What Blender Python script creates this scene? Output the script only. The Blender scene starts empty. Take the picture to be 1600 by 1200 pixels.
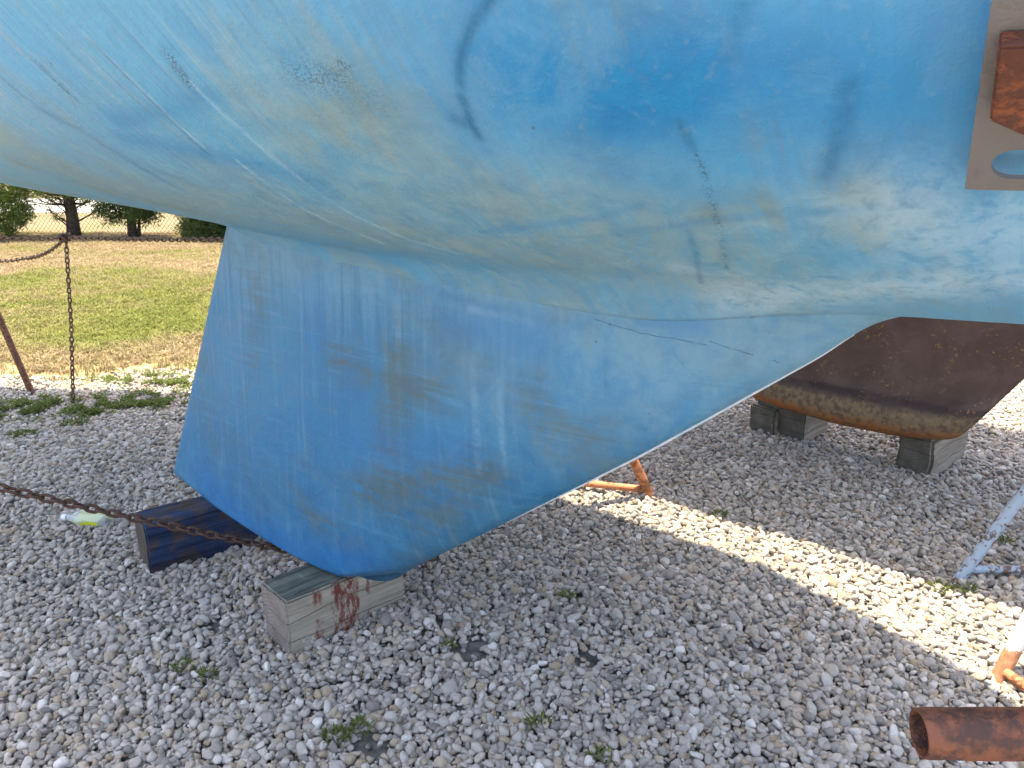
import bpy, bmesh, math, random
import numpy as np
from mathutils import Vector, Matrix, noise as mnoise
random.seed(7); rng = np.random.default_rng(7)
R = math.radians
S = bpy.context.scene
# ------------------------------------------------------------------ camera, sky, sun, exposure
CAM_H, PITCH, F = 1.4, R(16.5), 1200.0
cam = bpy.data.cameras.new('camera'); camo = bpy.data.objects.new('camera', cam)
S.collection.objects.link(camo); camo.location = (0, 0, CAM_H); camo.rotation_euler = (R(90) - PITCH, 0, 0)
cam.sensor_width = 36.0; cam.lens = 27.0; cam.clip_start = 0.02; cam.clip_end = 2000
S.camera = camo
D = np.array([.775, -.632]); D /= np.linalg.norm(D)            # the boat's axis on the ground, towards its bow
N = np.array([D[1], -D[0]])                                    # across the boat, towards the near side
O = np.array([-.396, 2.0])                                     # foot of the keel's leading edge
drop = 3.0
tosun = Vector((-(D[0] * .42 + N[0] * .10), -(D[1] * .42 + N[1] * .10), drop)).normalized()
SUN_EL = math.asin(tosun.z); SUN_ROT = math.atan2(tosun.x, tosun.y)
w = bpy.data.worlds.new('World'); S.world = w; w.use_nodes = True
wn = w.node_tree.nodes; wl = w.node_tree.links
sky = wn.new('ShaderNodeTexSky'); sky.sky_type = 'NISHITA'; sky.sun_disc = False
sky.sun_elevation = SUN_EL; sky.sun_rotation = SUN_ROT; sky.dust_density = 4.0; sky.air_density = .8; sky.ozone_density = .4
wl.new(sky.outputs[0], wn['Background'].inputs[0]); wn['Background'].inputs[1].default_value = .15
sl = bpy.data.lights.new('sun', 'SUN'); sl.energy = 2.9; sl.angle = R(.55); sl.color = (1, .885, .68)
so = bpy.data.objects.new('sun', sl); S.collection.objects.link(so)
so.rotation_euler = (-tosun).to_track_quat('-Z', 'Y').to_euler(); so.location = (0, 0, 20)
S.view_settings.view_transform = 'Standard'; S.view_settings.look = 'None'
S.view_settings.exposure = 2.32; S.view_settings.gamma = 1.0
S.render.engine = 'CYCLES'
S.cycles.max_bounces = 10; S.cycles.diffuse_bounces = 6; S.cycles.transparent_max_bounces = 12
COL = S.collection

# ------------------------------------------------------------------ helpers
def ray(px, py):
    a = (px - 800) / F; b = (py - 600) / F
    return np.array([a, math.cos(PITCH) - b * math.sin(PITCH), -(math.sin(PITCH) + b * math.cos(PITCH))])
def ground(px, py, z=0.0):
    r = ray(px, py); t = (z - CAM_H) / r[2]; return np.array([r[0] * t, r[1] * t])
def tag(o, label=None, cat=None, group=None, kind=None):
    if label: o['label'] = label
    if cat: o['category'] = cat
    if group: o['group'] = group
    if kind: o['kind'] = kind
    return o
def empty(name, loc, rz=0.0):
    o = bpy.data.objects.new(name, None); COL.objects.link(o); o.location = loc; o.rotation_euler = (0, 0, rz)
    o.empty_display_size = .1; return o
def link_mesh(name, me, mat=None, parent=None, world=False):
    o = bpy.data.objects.new(name, me); COL.objects.link(o)
    if mat: me.materials.append(mat)
    if parent:
        o.parent = parent
        if world:                                               # vertices were given in world space
            pm = Matrix.Translation(parent.location) @ parent.rotation_euler.to_matrix().to_4x4()
            o.matrix_parent_inverse = pm.inverted()
    return o
def from_arrays(name, V, Fc, smooth=True):
    me = bpy.data.meshes.new(name); V = np.asarray(V, dtype=np.float32)
    me.vertices.add(len(V)); me.vertices.foreach_set('co', V.ravel())
    Fc = np.asarray(Fc, dtype=np.int32); k = Fc.shape[1]
    me.loops.add(Fc.size); me.loops.foreach_set('vertex_index', Fc.ravel())
    me.polygons.add(len(Fc)); me.polygons.foreach_set('loop_start', np.arange(0, Fc.size, k, dtype=np.int32))
    me.update(calc_edges=True); me.validate()
    me.polygons.foreach_set('use_smooth', np.full(len(me.polygons), smooth)); return me
def grid_faces(nu, nv, wrap_u=False, flip=False):
    i = np.arange(nu if wrap_u else nu - 1)[:, None]; j = np.arange(nv - 1)[None, :]
    i2 = (i + 1) % nu
    q = np.stack([i * nv + j, i2 * nv + j, i2 * nv + j + 1, i * nv + j + 1], -1).reshape(-1, 4)
    return q[:, ::-1] if flip else q
def obj_bm(name, bm, mat=None, parent=None, smooth=False, world=False, angle=None):
    bmesh.ops.recalc_face_normals(bm, faces=bm.faces)
    me = bpy.data.meshes.new(name); bm.to_mesh(me); bm.free()
    if smooth:
        me.polygons.foreach_set('use_smooth', np.ones(len(me.polygons), dtype=bool))
        if angle: me.set_sharp_from_angle(angle=R(angle))
    return link_mesh(name, me, mat, parent, world)
def tube_bm(bm, pts, r, seg=14, cap=True, radii=None, inner=None):
    """a pipe along pts; inner = radius of an open bore"""
    pts = [Vector(p) for p in pts]; rings = []
    for i, p in enumerate(pts):
        t = (pts[min(i + 1, len(pts) - 1)] - pts[max(i - 1, 0)]).normalized()
        a = t.orthogonal().normalized() if i == 0 else (prev - t * prev.dot(t)).normalized()
        prev = a; b = t.cross(a); rr = radii[i] if radii else r
        rings.append([bm.verts.new(p + (a * math.cos(q) + b * math.sin(q)) * rr) for q in [2 * math.pi * k / seg for k in range(seg)]])
    for i in range(len(rings) - 1):
        for k in range(seg): bm.faces.new((rings[i][k], rings[i][(k + 1) % seg], rings[i + 1][(k + 1) % seg], rings[i + 1][k]))
    if cap:
        for rg in (rings[0], rings[-1]): bm.faces.new(rg)
    return rings
def box_bm(bm, c, sx, sy, sz, M=None):
    vs = [Vector((x * sx / 2, y * sy / 2, z * sz / 2)) for x in (-1, 1) for y in (-1, 1) for z in (-1, 1)]
    vs = [bm.verts.new((M @ v if M else v) + Vector(c)) for v in vs]
    for q in ((0, 1, 3, 2), (4, 6, 7, 5), (0, 4, 5, 1), (2, 3, 7, 6), (0, 2, 6, 4), (1, 5, 7, 3)): bm.faces.new([vs[k] for k in q])

# ------------------------------------------------------------------ node helper
class NT:
    def __init__(s, name, rough=.8, spec=.3):
        s.m = bpy.data.materials.new(name); s.m.use_nodes = True; s.t = s.m.node_tree
        s.b = s.t.nodes['Principled BSDF']; s.b.inputs['Roughness'].default_value = rough
        s.b.inputs['Specular IOR Level'].default_value = spec
    def n(s, t, **k):
        x = s.t.nodes.new(t)
        for a, v in k.items(): setattr(x, a, v)
        return x
    def L(s, a, b): s.t.links.new(a, b)
    def coord(s, kind='Object', scale=(1, 1, 1), loc=(0, 0, 0), rot=(0, 0, 0)):
        c = s.n('ShaderNodeTexCoord'); mp = s.n('ShaderNodeMapping')
        mp.inputs['Scale'].default_value = scale; mp.inputs['Location'].default_value = loc; mp.inputs['Rotation'].default_value = rot
        s.L(c.outputs[kind], mp.inputs[0]); return mp.outputs[0]
    def noise(s, vec, scale, detail=4, rough=.55, dist=0.0):
        x = s.n('ShaderNodeTexNoise'); x.inputs['Scale'].default_value = scale; x.inputs['Detail'].default_value = detail
        x.inputs['Roughness'].default_value = rough; x.inputs['Distortion'].default_value = dist
        s.L(vec, x.inputs['Vector']); return x.outputs['Fac']
    def vor(s, vec, scale, feature='F1', out='Distance'):
        x = s.n('ShaderNodeTexVoronoi', feature=feature); x.inputs['Scale'].default_value = scale; s.L(vec, x.inputs['Vector']); return x.outputs[out]
    def ramp(s, fac, lo, hi, a=0.0, b=1.0):
        x = s.n('ShaderNodeMapRange', interpolation_type='SMOOTHSTEP'); x.inputs[1].default_value = lo; x.inputs[2].default_value = hi
        x.inputs[3].default_value = a; x.inputs[4].default_value = b; s.L(fac, x.inputs[0]); return x.outputs[0]
    def math(s, op, a, b=None):
        x = s.n('ShaderNodeMath', operation=op)
        for i, v in enumerate((a, b)):
            if v is None: continue
            if isinstance(v, (int, float)): x.inputs[i].default_value = v
            else: s.L(v, x.inputs[i])
        return x.outputs[0]
    def mix(s, fac, a, b, blend='MIX'):
        x = s.n('ShaderNodeMix', data_type='RGBA', blend_type=blend)
        for v, i in ((fac, 0), (a, 6), (b, 7)):
            if isinstance(v, (int, float)): x.inputs[i].default_value = v
            elif isinstance(v, (tuple, list)): x.inputs[i].default_value = (*v[:3], 1)
            else: s.L(v, x.inputs[i])
        return x.outputs[2]
    def attr(s, name, out='Fac'):
        x = s.n('ShaderNodeAttribute', attribute_name=name); return x.outputs[out]
    def sep(s, vec):
        x = s.n('ShaderNodeSeparateXYZ'); s.L(vec, x.inputs[0]); return x.outputs
    def color(s, c): 
        if isinstance(c, tuple): s.b.inputs['Base Color'].default_value = (*c, 1)
        else: s.L(c, s.b.inputs['Base Color'])
        return s
    def rough(s, v): s.L(v, s.b.inputs['Roughness']); return s
    def bump(s, h, dist=.01, strength=1.0):
        x = s.n('ShaderNodeBump'); x.inputs['Distance'].default_value = dist; x.inputs['Strength'].default_value = strength
        s.L(h, x.inputs['Height']); s.L(x.outputs[0], s.b.inputs['Normal']); return s

# ------------------------------------------------------------------ materials
def mat_hull(name, keel=False):
    m = NT(name, .55, .3); P = m.coord()
    big = m.noise(P, 1.7, 5, .6, .6); mid = m.noise(m.coord(loc=(3, 1, 7)), 5.5, 7, .68, .9); fine = m.noise(m.coord(loc=(9, 2, 1)), 55, 5, .65); mott = m.noise(m.coord(loc=(2, 8, 4)), 19, 6, .7, .5)
    grit = m.noise(m.coord(loc=(1, 5, 1)), 300, 2, .5)
    if keel:
        streak = m.noise(m.coord(scale=(38, 3, 1.3)), 1, 5, .65, .6); brush = m.noise(m.coord(scale=(3.5, 4, 55), rot=(0, .22, 0), loc=(2, 0, 5)), 1, 5, .65, .7)
        A, B, C = (.023, .140, .272), (.034, .166, .292), (.050, .165, .24); CHK, OLV = (.12, .23, .29), (.070, .11, .115)
    else:
        streak = m.noise(m.coord(scale=(60, 3.5, 3.5)), 1, 6, .68, .35); brush = m.noise(m.coord(scale=(19, 1.2, 1.2), loc=(4, 4, 4)), 1, 5, .65, .5)
        A, B, C = (.067, .278, .492), (.088, .293, .455), (.122, .27, .37); CHK, OLV = (.175, .275, .305), (.14, .21, .205)
    c = m.mix(m.ramp(big, .36, .64), A, B)
    if keel:                                                    # the colour gets paler towards the root and the leading edge
        ps = m.sep(P); fd = m.ramp(m.math('ADD', m.math('ADD', m.math('MULTIPLY', ps[0], .8), ps[2]), m.math('MULTIPLY', m.math('SUBTRACT', mid, .5), .5)), 1.15, 2.0)
        c = m.mix(fd, c, m.mix(m.ramp(mott, .35, .65), (.072, .25, .43), (.105, .265, .385)))
        rt = m.ramp(m.math('ADD', ps[2], m.math('MULTIPLY', m.math('SUBTRACT', streak, .5), .35)), .93, 1.12, 0, .75); c = m.mix(rt, c, m.mix(m.ramp(mott, .35, .65), (.075, .235, .37), (.12, .245, .33)))
    c = m.mix(m.ramp(mid, .48, .72, 0, .6), c, m.mix(fd, C, (.15, .32, .45)) if keel else C)
    w_ = .22 if keel else .75
    sx_ = m.sep(P)[0]; left = m.ramp(sx_, 1.25, .35, .25, 1.0); st2 = m.noise(m.coord(scale=(150, 4, 4), loc=(3, 3, 9)), 1, 4, .6, .2)
    c = m.mix(m.math('MULTIPLY', m.math('MULTIPLY', m.ramp(streak, .5, .66), left), m.ramp(mid, .35, .62, .1 * w_, w_)), c, (.13, .24, .34) if keel else (.185, .30, .385))
    c = m.mix(m.math('MULTIPLY', m.ramp(brush, .54, .74), m.ramp(big, .3, .6, .5, .15)), c, (.03, .12, .27) if keel else (.04, .165, .37))
    c = m.mix(m.math('MULTIPLY', m.ramp(brush, .46, .28), .28), c, CHK)
    if not keel: c = m.mix(m.math('MULTIPLY', m.math('MULTIPLY', m.ramp(st2, .54, .68), left), .45), c, (.06, .17, .28)); c = m.mix(m.math('MULTIPLY', m.math('MULTIPLY', m.ramp(st2, .44, .32), left), .4), c, (.225, .33, .40))
    else: c = m.mix(m.math('MULTIPLY', m.ramp(streak, .52, .70), m.ramp(mid, .4, .6, .05, .5)), c, (.10, .22, .33)); c = m.mix(m.math('MULTIPLY', m.ramp(streak, .46, .32), m.ramp(big, .4, .6, .1, .5)), c, (.04, .115, .21))
    tex = m.math('ADD', m.math('MULTIPLY', streak if not keel else brush, .45), m.math('ADD', m.math('MULTIPLY', mid, .45), m.math('MULTIPLY', mott, .3)))
    c = m.mix(m.math('MULTIPLY', m.attr('chalk'), m.ramp(tex, .46, .68, .45, 1.0)), c, CHK)
    ol = m.noise(m.coord(loc=(6, 11, 2)), 2.6, 5, .65, .8)       # broad worn, dirty areas with a brushed edge
    c = m.mix(m.math('MULTIPLY', m.ramp(m.math('ADD', m.math('MULTIPLY', ol, .7), m.math('MULTIPLY', tex, .3)), .50, .64), .36 if keel else .24), c, OLV)
    c = m.mix(m.math('MULTIPLY', m.attr('tan'), m.ramp(tex, .5, .68)), c, OLV)
    c = m.mix(m.math('MULTIPLY', m.attr('deep'), m.ramp(m.math('ADD', mott, mid), .8, 1.1, .45, 1.0)), c, (.018, .135, .33) if keel else (.010, .160, .365))
    c = m.mix(m.math('MULTIPLY', m.attr('pale'), m.ramp(m.math('ADD', mott, fine), .75, 1.1, .25, 1)), c, (.22, .37, .47) if keel else (.38, .53, .62))
    c = m.mix(m.math('MULTIPLY', m.attr('dark'), m.ramp(m.math('ADD', grit, m.math('ADD', m.math('MULTIPLY', fine, .5), m.math('MULTIPLY', mott, .4))), .86, 1.08)), c, (.035, .075, .11))
    c = m.mix(m.math('MULTIPLY', m.attr('rub'), m.ramp(m.math('ADD', fine, mott), .75, 1.1, .45, 1)), c, (.018, .115, .24))
    v = m.mix(m.ramp(mott, .3, .7), (.36, .40, .43), (.64, .60, .57)); c = m.mix(.7, c, v, 'SOFT_LIGHT')
    c = m.mix(m.ramp(fine, .56, .76, 0, .30), c, CHK)
    sp = m.vor(m.coord(loc=(3, 3, 3)), 30); c = m.mix(m.math('MULTIPLY', m.ramp(sp, .04, .12, 1, 0), m.ramp(m.noise(m.coord(loc=(7, 7, 2)), 4, 3), .55, .66, 0, .8)), c, (.06, .11, .15))
    m.color(c); m.rough(m.ramp(mott, .3, .7, .45, .7))
    m.bump(m.math('ADD', m.math('MULTIPLY', grit, .2), m.math('ADD', m.math('MULTIPLY', fine, .5), m.math('ADD', m.math('MULTIPLY', streak, .35), m.math('MULTIPLY', mott, .6)))), .003, .8)
    return m.m
def mat_topside(name, c1, c2):
    m = NT(name, .3, .5); m.color(m.mix(m.ramp(m.noise(m.coord(scale=(8, 1, 1)), 2), .4, .7), c1, c2)); return m.m
def mat_brown(name):
    m = NT(name, .75, .25); P = m.coord(); z = m.sep(P)[2]
    n1 = m.noise(P, 7, 6, .65, .5); n2 = m.noise(P, 38, 4, .6); zz = m.math('ADD', z, m.math('MULTIPLY', m.math('SUBTRACT', n1, .5), .07))
    c = m.mix(m.ramp(n1, .35, .7), (.10, .064, .054), (.145, .098, .082))
    c = m.mix(m.math('MULTIPLY', m.ramp(z, .352, .366, 1, 0), m.ramp(n1, .3, .6, .9, .6)), c, (.05, .036, .037))
    c = m.mix(m.math('MULTIPLY', m.ramp(zz, .30, .34, 1, 0), m.ramp(n2, .35, .6, .3, 1)), c, (.23, .165, .095))
    c = m.mix(m.math('MULTIPLY', m.ramp(zz, .205, .265, 1, 0), m.ramp(m.math('ADD', n2, n1), .75, 1.15, .15, .95)), c, (.36, .125, .032))
    sp = m.noise(m.coord(loc=(2, 2, 2)), 75, 4, .7); spm = m.math('MULTIPLY', m.ramp(sp, .58, .66), m.ramp(m.noise(m.coord(loc=(8, 1, 3)), 6, 5), .50, .64))
    c = m.mix(spm, c, (.40, .26, .07))
    c = m.mix(m.ramp(m.noise(m.coord(loc=(4, 7, 3)), 16, 4), .64, .74, 0, .4), c, (.26, .20, .17))
    m.color(c); m.bump(m.math('ADD', n2, m.math('MULTIPLY', spm, .6)), .006, .6); return m.m
def mat_metal(name, base, rust, amount, dark=(.06, .028, .016), rough=.6, foot=0, wfine=.35, soft=.04):
    m = NT(name, rough, .4); P = m.coord()
    n1 = m.noise(P, 11, 6, .7, .4); n2 = m.noise(P, 60, 5, .65); mm = m.math('ADD', m.math('MULTIPLY', n1, 1 - wfine), m.math('MULTIPLY', n2, wfine))
    if foot: mm = m.math('ADD', mm, m.ramp(m.sep(P)[2], foot * .3, foot, .45, 0))
    rc = m.mix(m.ramp(n2, .35, .68), dark, rust)
    c = m.mix(m.ramp(mm, .62 - amount * .3, .62 + soft - amount * .3), base, rc)
    m.color(c); m.bump(m.math('ADD', n2, m.ramp(mm, .62 - amount * .3, .62 + soft - amount * .3, .8, 0)), .0025, .7); return m.m
def mat_timber(name, light, dark, top=None, end=None, red=False, blue=None):
    m = NT(name, .88, .15); P = m.coord(); x, y, z = m.sep(P)
    g = m.noise(m.coord(scale=(2.2, 45, 45)), 1, 6, .6, .5); g2 = m.noise(m.coord(scale=(9, 150, 150)), 1, 3, .6)
    n1 = m.noise(P, 14, 5, .6)
    c = m.mix(m.ramp(g, .3, .68), dark, light); c = m.mix(m.ramp(g2, .35, .7, 0, .35), c, tuple(v * .5 for v in dark))
    crk = m.n('ShaderNodeTexWave', wave_type='BANDS', bands_direction='Z'); crk.inputs['Scale'].default_value = 3.4; crk.inputs['Distortion'].default_value = 5.0; crk.inputs['Detail'].default_value = 2; crk.inputs['Detail Scale'].default_value = 1.2
    m.L(m.coord(scale=(.45, .45, 1.25)), crk.inputs['Vector']); ck = m.ramp(crk.outputs['Fac'], 0, .012, 1, 0)
    ck = m.math('MULTIPLY', ck, m.ramp(m.noise(m.coord(loc=(5, 1, 2)), 5, 3), .36, .5))
    c = m.mix(m.math('MULTIPLY', ck, .38), c, tuple(v * .15 for v in dark)); c = m.mix(m.ramp(n1, .55, .75, 0, .4), c, tuple(v * .55 for v in dark))
    geo = m.n('ShaderNodeNewGeometry'); tc = m.n('ShaderNodeTexCoord'); nx, ny, nz = m.sep(tc.outputs['Normal'])
    if top: c = m.mix(m.math('MULTIPLY', m.ramp(nz, .6, .8), m.ramp(n1, .25, .55, .45, 1)), c, m.mix(m.ramp(g, .35, .6), tuple(v * .35 for v in top), top))
    if blue: c = m.mix(m.ramp(n1, .42, .62, .93, .12), c, m.mix(m.ramp(g, .3, .7), tuple(v * .4 for v in blue), blue))
    # growth rings on the sawn ends
    rg = m.n('ShaderNodeTexWave', wave_type='RINGS', rings_direction='X'); rg.inputs['Scale'].default_value = 26; rg.inputs['Distortion'].default_value = 1.6; rg.inputs['Detail'].default_value = 2
    m.L(m.coord(loc=(0, .03, .02)), rg.inputs['Vector']); ef = m.ramp(m.math('ABSOLUTE', nx), .6, .8)
    e = end or tuple(v * .8 for v in light); c = m.mix(ef, c, m.mix(m.ramp(rg.outputs['Fac'], .2, .9, .0, .45), m.mix(m.ramp(n1, .3, .7), e, tuple(v * .6 for v in e)), tuple(v * .55 for v in e)))
    if red:
        side = m.ramp(m.math('ABSOLUTE', ny), .6, .8)
        wob = m.math('ADD', x, m.math('MULTIPLY', m.math('SUBTRACT', n1, .5), .03))
        b1 = m.math('MULTIPLY', m.ramp(wob, -.062, -.05), m.ramp(wob, .03, .038, 1, 0))
        b2 = m.math('MULTIPLY', m.ramp(wob, -.118, -.108), m.ramp(wob, -.092, -.082, 1, 0))
        b3 = m.math('MULTIPLY', m.ramp(wob, .062, .066), m.ramp(wob, .072, .078, 1, 0))
        wear = m.ramp(m.noise(m.coord(scale=(1, 1, .35), loc=(1, 2, 8)), 55, 6, .75), .40, .56)
        bb = m.math('ADD', b1, m.math('MULTIPLY', m.math('ADD', b2, b3), m.ramp(n1, .4, .6)))
        c = m.mix(m.math('MULTIPLY', m.math('MULTIPLY', bb, side), wear), c, (.15, .045, .036))
        wx = m.math('MULTIPLY', m.ramp(m.noise(m.coord(loc=(7, 3, 3)), 70, 4, .7), .57, .63), m.math('MULTIPLY', m.ramp(x, -.17, -.15), m.ramp(x, -.1, -.08, 1, 0)))
        wx = m.math('MULTIPLY', m.math('MULTIPLY', wx, side), m.ramp(z, .06, .09, 1, 0)); c = m.mix(wx, c, (.62, .62, .60))
    m.color(c); m.bump(m.math('SUBTRACT', m.math('ADD', g, m.math('MULTIPLY', g2, .4)), ck), .006, .8); return m.m
def mat_pebble():
    m = NT('pebble_stone', .82, .25); oi = m.n('ShaderNodeObjectInfo'); r = oi.outputs['Random']
    cr = m.n('ShaderNodeValToRGB'); cr.color_ramp.interpolation = 'LINEAR'
    els = [(0, (.185, .168, .148)), (.12, (.285, .255, .218)), (.3, (.425, .38, .325)), (.45, (.515, .455, .385)), (.58, (.365, .335, .30)), (.68, (.465, .385, .29)), (.77, (.345, .26, .165)), (.86, (.445, .40, .345)), (.95, (.56, .51, .45)), (1, (.70, .65, .58))]
    el = cr.color_ramp.elements; el[0].position, el[0].color = els[0][0], (*els[0][1], 1); el[1].position, el[1].color = els[-1][0], (*els[-1][1], 1)
    for p, c in els[1:-1]: q = el.new(p); q.color = (*c, 1)
    m.L(r, cr.inputs[0]); P = m.coord()
    n1 = m.noise(P, 1.8, 4, .6); n2 = m.noise(P, 7, 4, .65)
    c = m.mix(m.ramp(n1, .35, .65, 0, .45), cr.outputs[0], m.mix(.5, cr.outputs[0], (.27, .235, .20)))
    c = m.mix(m.ramp(n2, .55, .7, 0, .5), c, (.56, .51, .45)); m.color(c); m.bump(n2, .06, .35); return m.m
def mat_simple(name, c1, c2, scale, rough=.9, bump=.02, detail=6, lo=.35, hi=.65):
    m = NT(name, rough, .2); n = m.noise(m.coord(), scale, detail, .65); m.color(m.mix(m.ramp(n, lo, hi), c1, c2)); m.bump(n, bump, .6); return m.m
def mat_ground():
    m = NT('gravel_ground', .95, .1); P = m.coord(); x, y, z = m.sep(P); n = m.noise(P, 40, 5, .65)
    dark = m.mix(m.ramp(n, .3, .7), (.09, .088, .082), (.19, .18, .165)); v = m.vor(P, 42, 'F1', 'Color')
    pale = m.mix(m.ramp(m.sep(v)[0], 0, 1), (.42, .37, .31), (.66, .58, .49)); pale = m.mix(m.ramp(m.vor(P, 42), .25, .6), pale, (.16, .15, .145))
    inside = m.math('MULTIPLY', m.math('MULTIPLY', m.ramp(y, .95, 1.05), m.ramp(y, 8.9, 9.1, 1, 0)), m.ramp(m.math('SUBTRACT', m.math('ABSOLUTE', x), m.math('MULTIPLY', y, .74)), .66, .72, 1, 0))
    m.color(m.mix(inside, pale, dark)); m.bump(m.math('ADD', n, m.vor(P, 42)), .01, .6); return m.m
def mat_lawn():
    m = NT('lawn_earth', .95, .1); P = m.coord(); a = m.noise(P, .9, 5, .6, .4); b = m.noise(m.coord(loc=(9, 4, 0)), 9, 5, .7); y = m.sep(P)[1]
    c = m.mix(m.ramp(b, .3, .7), (.22, .16, .085), (.33, .25, .15)); g = m.mix(m.ramp(b, .3, .7), (.12, .14, .03), (.21, .22, .06))
    c = m.mix(m.ramp(a, .44, .58), c, g); m.color(c); m.bump(b, .04, .6); return m.m
def mat_leaf(name, dark, light):
    m = NT(name, .6, .3); r = m.attr('tone'); m.color(m.mix(r, dark, light))
    m.b.inputs['Transmission Weight'].default_value = 0; m.b.inputs['Subsurface Weight'].default_value = 0
    tr = m.n('ShaderNodeBsdfTranslucent'); m.L(m.mix(r, tuple(v * 1.3 for v in dark), tuple(v * 1.5 for v in light)), tr.inputs[0])
    ms = m.n('ShaderNodeMixShader'); ms.inputs[0].default_value = .3; out = m.t.nodes['Material Output']
    m.L(m.b.outputs[0], ms.inputs[1]); m.L(tr.outputs[0], ms.inputs[2]); m.L(ms.outputs[0], out.inputs[0]); return m.m
M = dict(
    hull=mat_hull('faded_blue_bottom_paint'), keel=mat_hull('faded_blue_keel_paint', True),
    white=mat_topside('white_gelcoat', (.72, .72, .69), (.6, .6, .57)), brown=mat_brown('brown_antifouling'),
    edge=mat_simple('worn_edge_painted_bounce', (.62, .66, .68), (.45, .56, .66), 30),  # pale edge colour: worn paint with bounce light painted in
    rust=mat_metal('rusty_steel', (.16, .07, .04), (.24, .095, .04), .9), orange=mat_metal('orange_rusted_paint', (.52, .20, .085), (.30, .11, .035), .38, (.10, .04, .02)),
    bluep=mat_metal('chipped_pale_blue_paint', (.29, .36, .43), (.17, .10, .06), .33, wfine=.5), whitep=mat_metal('worn_white_paint', (.55, .53, .47), (.42, .19, .09), .18, (.25, .11, .05), foot=.11),
    chain=mat_metal('rusted_chain_steel', (.065, .04, .032), (.10, .052, .036), .7), chain2=mat_metal('painted_sunlit_chain_steel', (.15, .10, .06), (.20, .12, .06), .7),  # second chain steel is a lighter copy, sunlight painted into its colour
    screw=mat_metal('flaking_rusty_iron', (.075, .024, .013), (.19, .058, .021), .5, (.055, .02, .012), wfine=.5, soft=.14),
    pipe=mat_metal('red_brown_rusty_pipe', (.15, .050, .022), (.05, .021, .014), .52, (.022, .013, .011), soft=.12, wfine=.45),
    plate=mat_metal('grey_steel_plate', (.135, .128, .122), (.105, .088, .072), .3, (.17, .13, .10), .5, soft=.2),
    pebble=mat_pebble(), soil=mat_ground(),
    lawn=mat_lawn(), road=mat_simple('pale_limestone_road', (.36, .35, .33), (.44, .42, .40), 2),
    field=mat_simple('dry_field', (.155, .118, .064), (.12, .105, .042), .5),
    bark=mat_simple('dark_bark', (.045, .032, .024), (.115, .085, .062), 26, bump=.05),
    leafd=mat_leaf('dark_leaf', (.028, .05, .014), (.105, .155, .038)), leafl=mat_leaf('light_leaf', (.05, .085, .015), (.20, .27, .055)),
    weed=mat_leaf('weed_leaf', (.06, .09, .016), (.17, .20, .05)),
    grass=None, wire=mat_metal('galvanised_rusting_wire', (.15, .105, .08), (.12, .065, .04), .4),
)
# ------------------------------------------------------------------ ground heights
BUMPS = [(-.83, 2.33, .16, .045), (-.55, 2.55, .22, .03), (-.28, 2.05, .14, .03), (-1.0, 2.1, .22, .015), (-.45, 1.75, .10, .012), (1.5, 3.2, .3, .02), (.3, 2.1, .35, .015), (-2.0, 3.2, .4, .02)]
DIPS = [ground(*p) for p in ((735, 1015), (572, 1160), (915, 1030), (1085, 985), (690, 985), (900, 935), (620, 1075), (330, 985), (1180, 1020), (560, 830))]
DIPR = [.06, .055, .05, .03, .03, .035, .03, .035, .035, .035]
def hgt(x, y):
    x = np.asarray(x, float); y = np.asarray(y, float)
    z = .011 * np.sin(3.1 * x + 1.3 * y) * np.cos(2.3 * y - .9 * x) + .007 * np.sin(7.7 * x - 2) * np.sin(6.9 * y + x)
    for bx, by, r, a in BUMPS: z = z + a * np.exp(-((x - bx) ** 2 + (y - by) ** 2) / (r * r))
    fade = np.clip((y - 4.9) / .6, 0, 1); return z * (1 - fade)
def edge_y(x):                                                  # where the gravel gives out and the lawn starts
    x = np.asarray(x, float); t = np.clip((x + 1.6) / 4.0, 0, 1); return 4.92 + 4.0 * t * t * (3 - 2 * t) + .12 * np.sin(2.3 * x) + .05 * np.sin(7 * x)
gx = np.concatenate([[-600, -200, -60, -20], np.arange(-8, 8.01, .08), [20, 60, 200, 600]]); gy = np.concatenate([[-300, -60, -15, -4], np.arange(-1, 9.01, .08), [12, 20, 40, 100, 300, 1000]])
X, Y = np.meshgrid(gx, gy, indexing='ij'); Z = np.where((np.abs(X) < 8.1) & (Y > -1.1) & (Y < 9.1), hgt(X, Y), 0) - .014
g = link_mesh('ground', from_arrays('ground', np.stack([X, Y, Z], -1).reshape(-1, 3), grid_faces(len(gx), len(gy))), M['soil']); tag(g, kind='structure')
# lawn sheet, field beyond the fence, road
lx = np.arange(-40, 30.01, .25); ly = np.linspace(0, 1, 60)
X, T = np.meshgrid(lx, ly, indexing='ij'); Yb = edge_y(X) - .25; Y = Yb + (15.0 - Yb) * T ** 1.5
Z = -.004 + .016 * (1 + np.sin(1.1 * X) * np.sin(.9 * Y)) * np.clip((Y - 5.2) / 1, 0, 1)
g = link_mesh('lawn', from_arrays('lawn', np.stack([X, Y, Z], -1).reshape(-1, 3), grid_faces(len(lx), len(ly))), M['lawn']); tag(g, kind='structure')
def sheet(name, x0, x1, y0, y1, z, mat):
    me = from_arrays(name, [(x0, y0, z), (x1, y0, z), (x1, y1, z), (x0, y1, z)], [(0, 1, 2, 3)]); return tag(link_mesh(name, me, mat), kind='structure')
sheet('field', -300, 300, 15.0, 260, -.004, M['field']); sheet('road', -300, 300, 20.5, 27.5, .004, M['road'])

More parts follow.
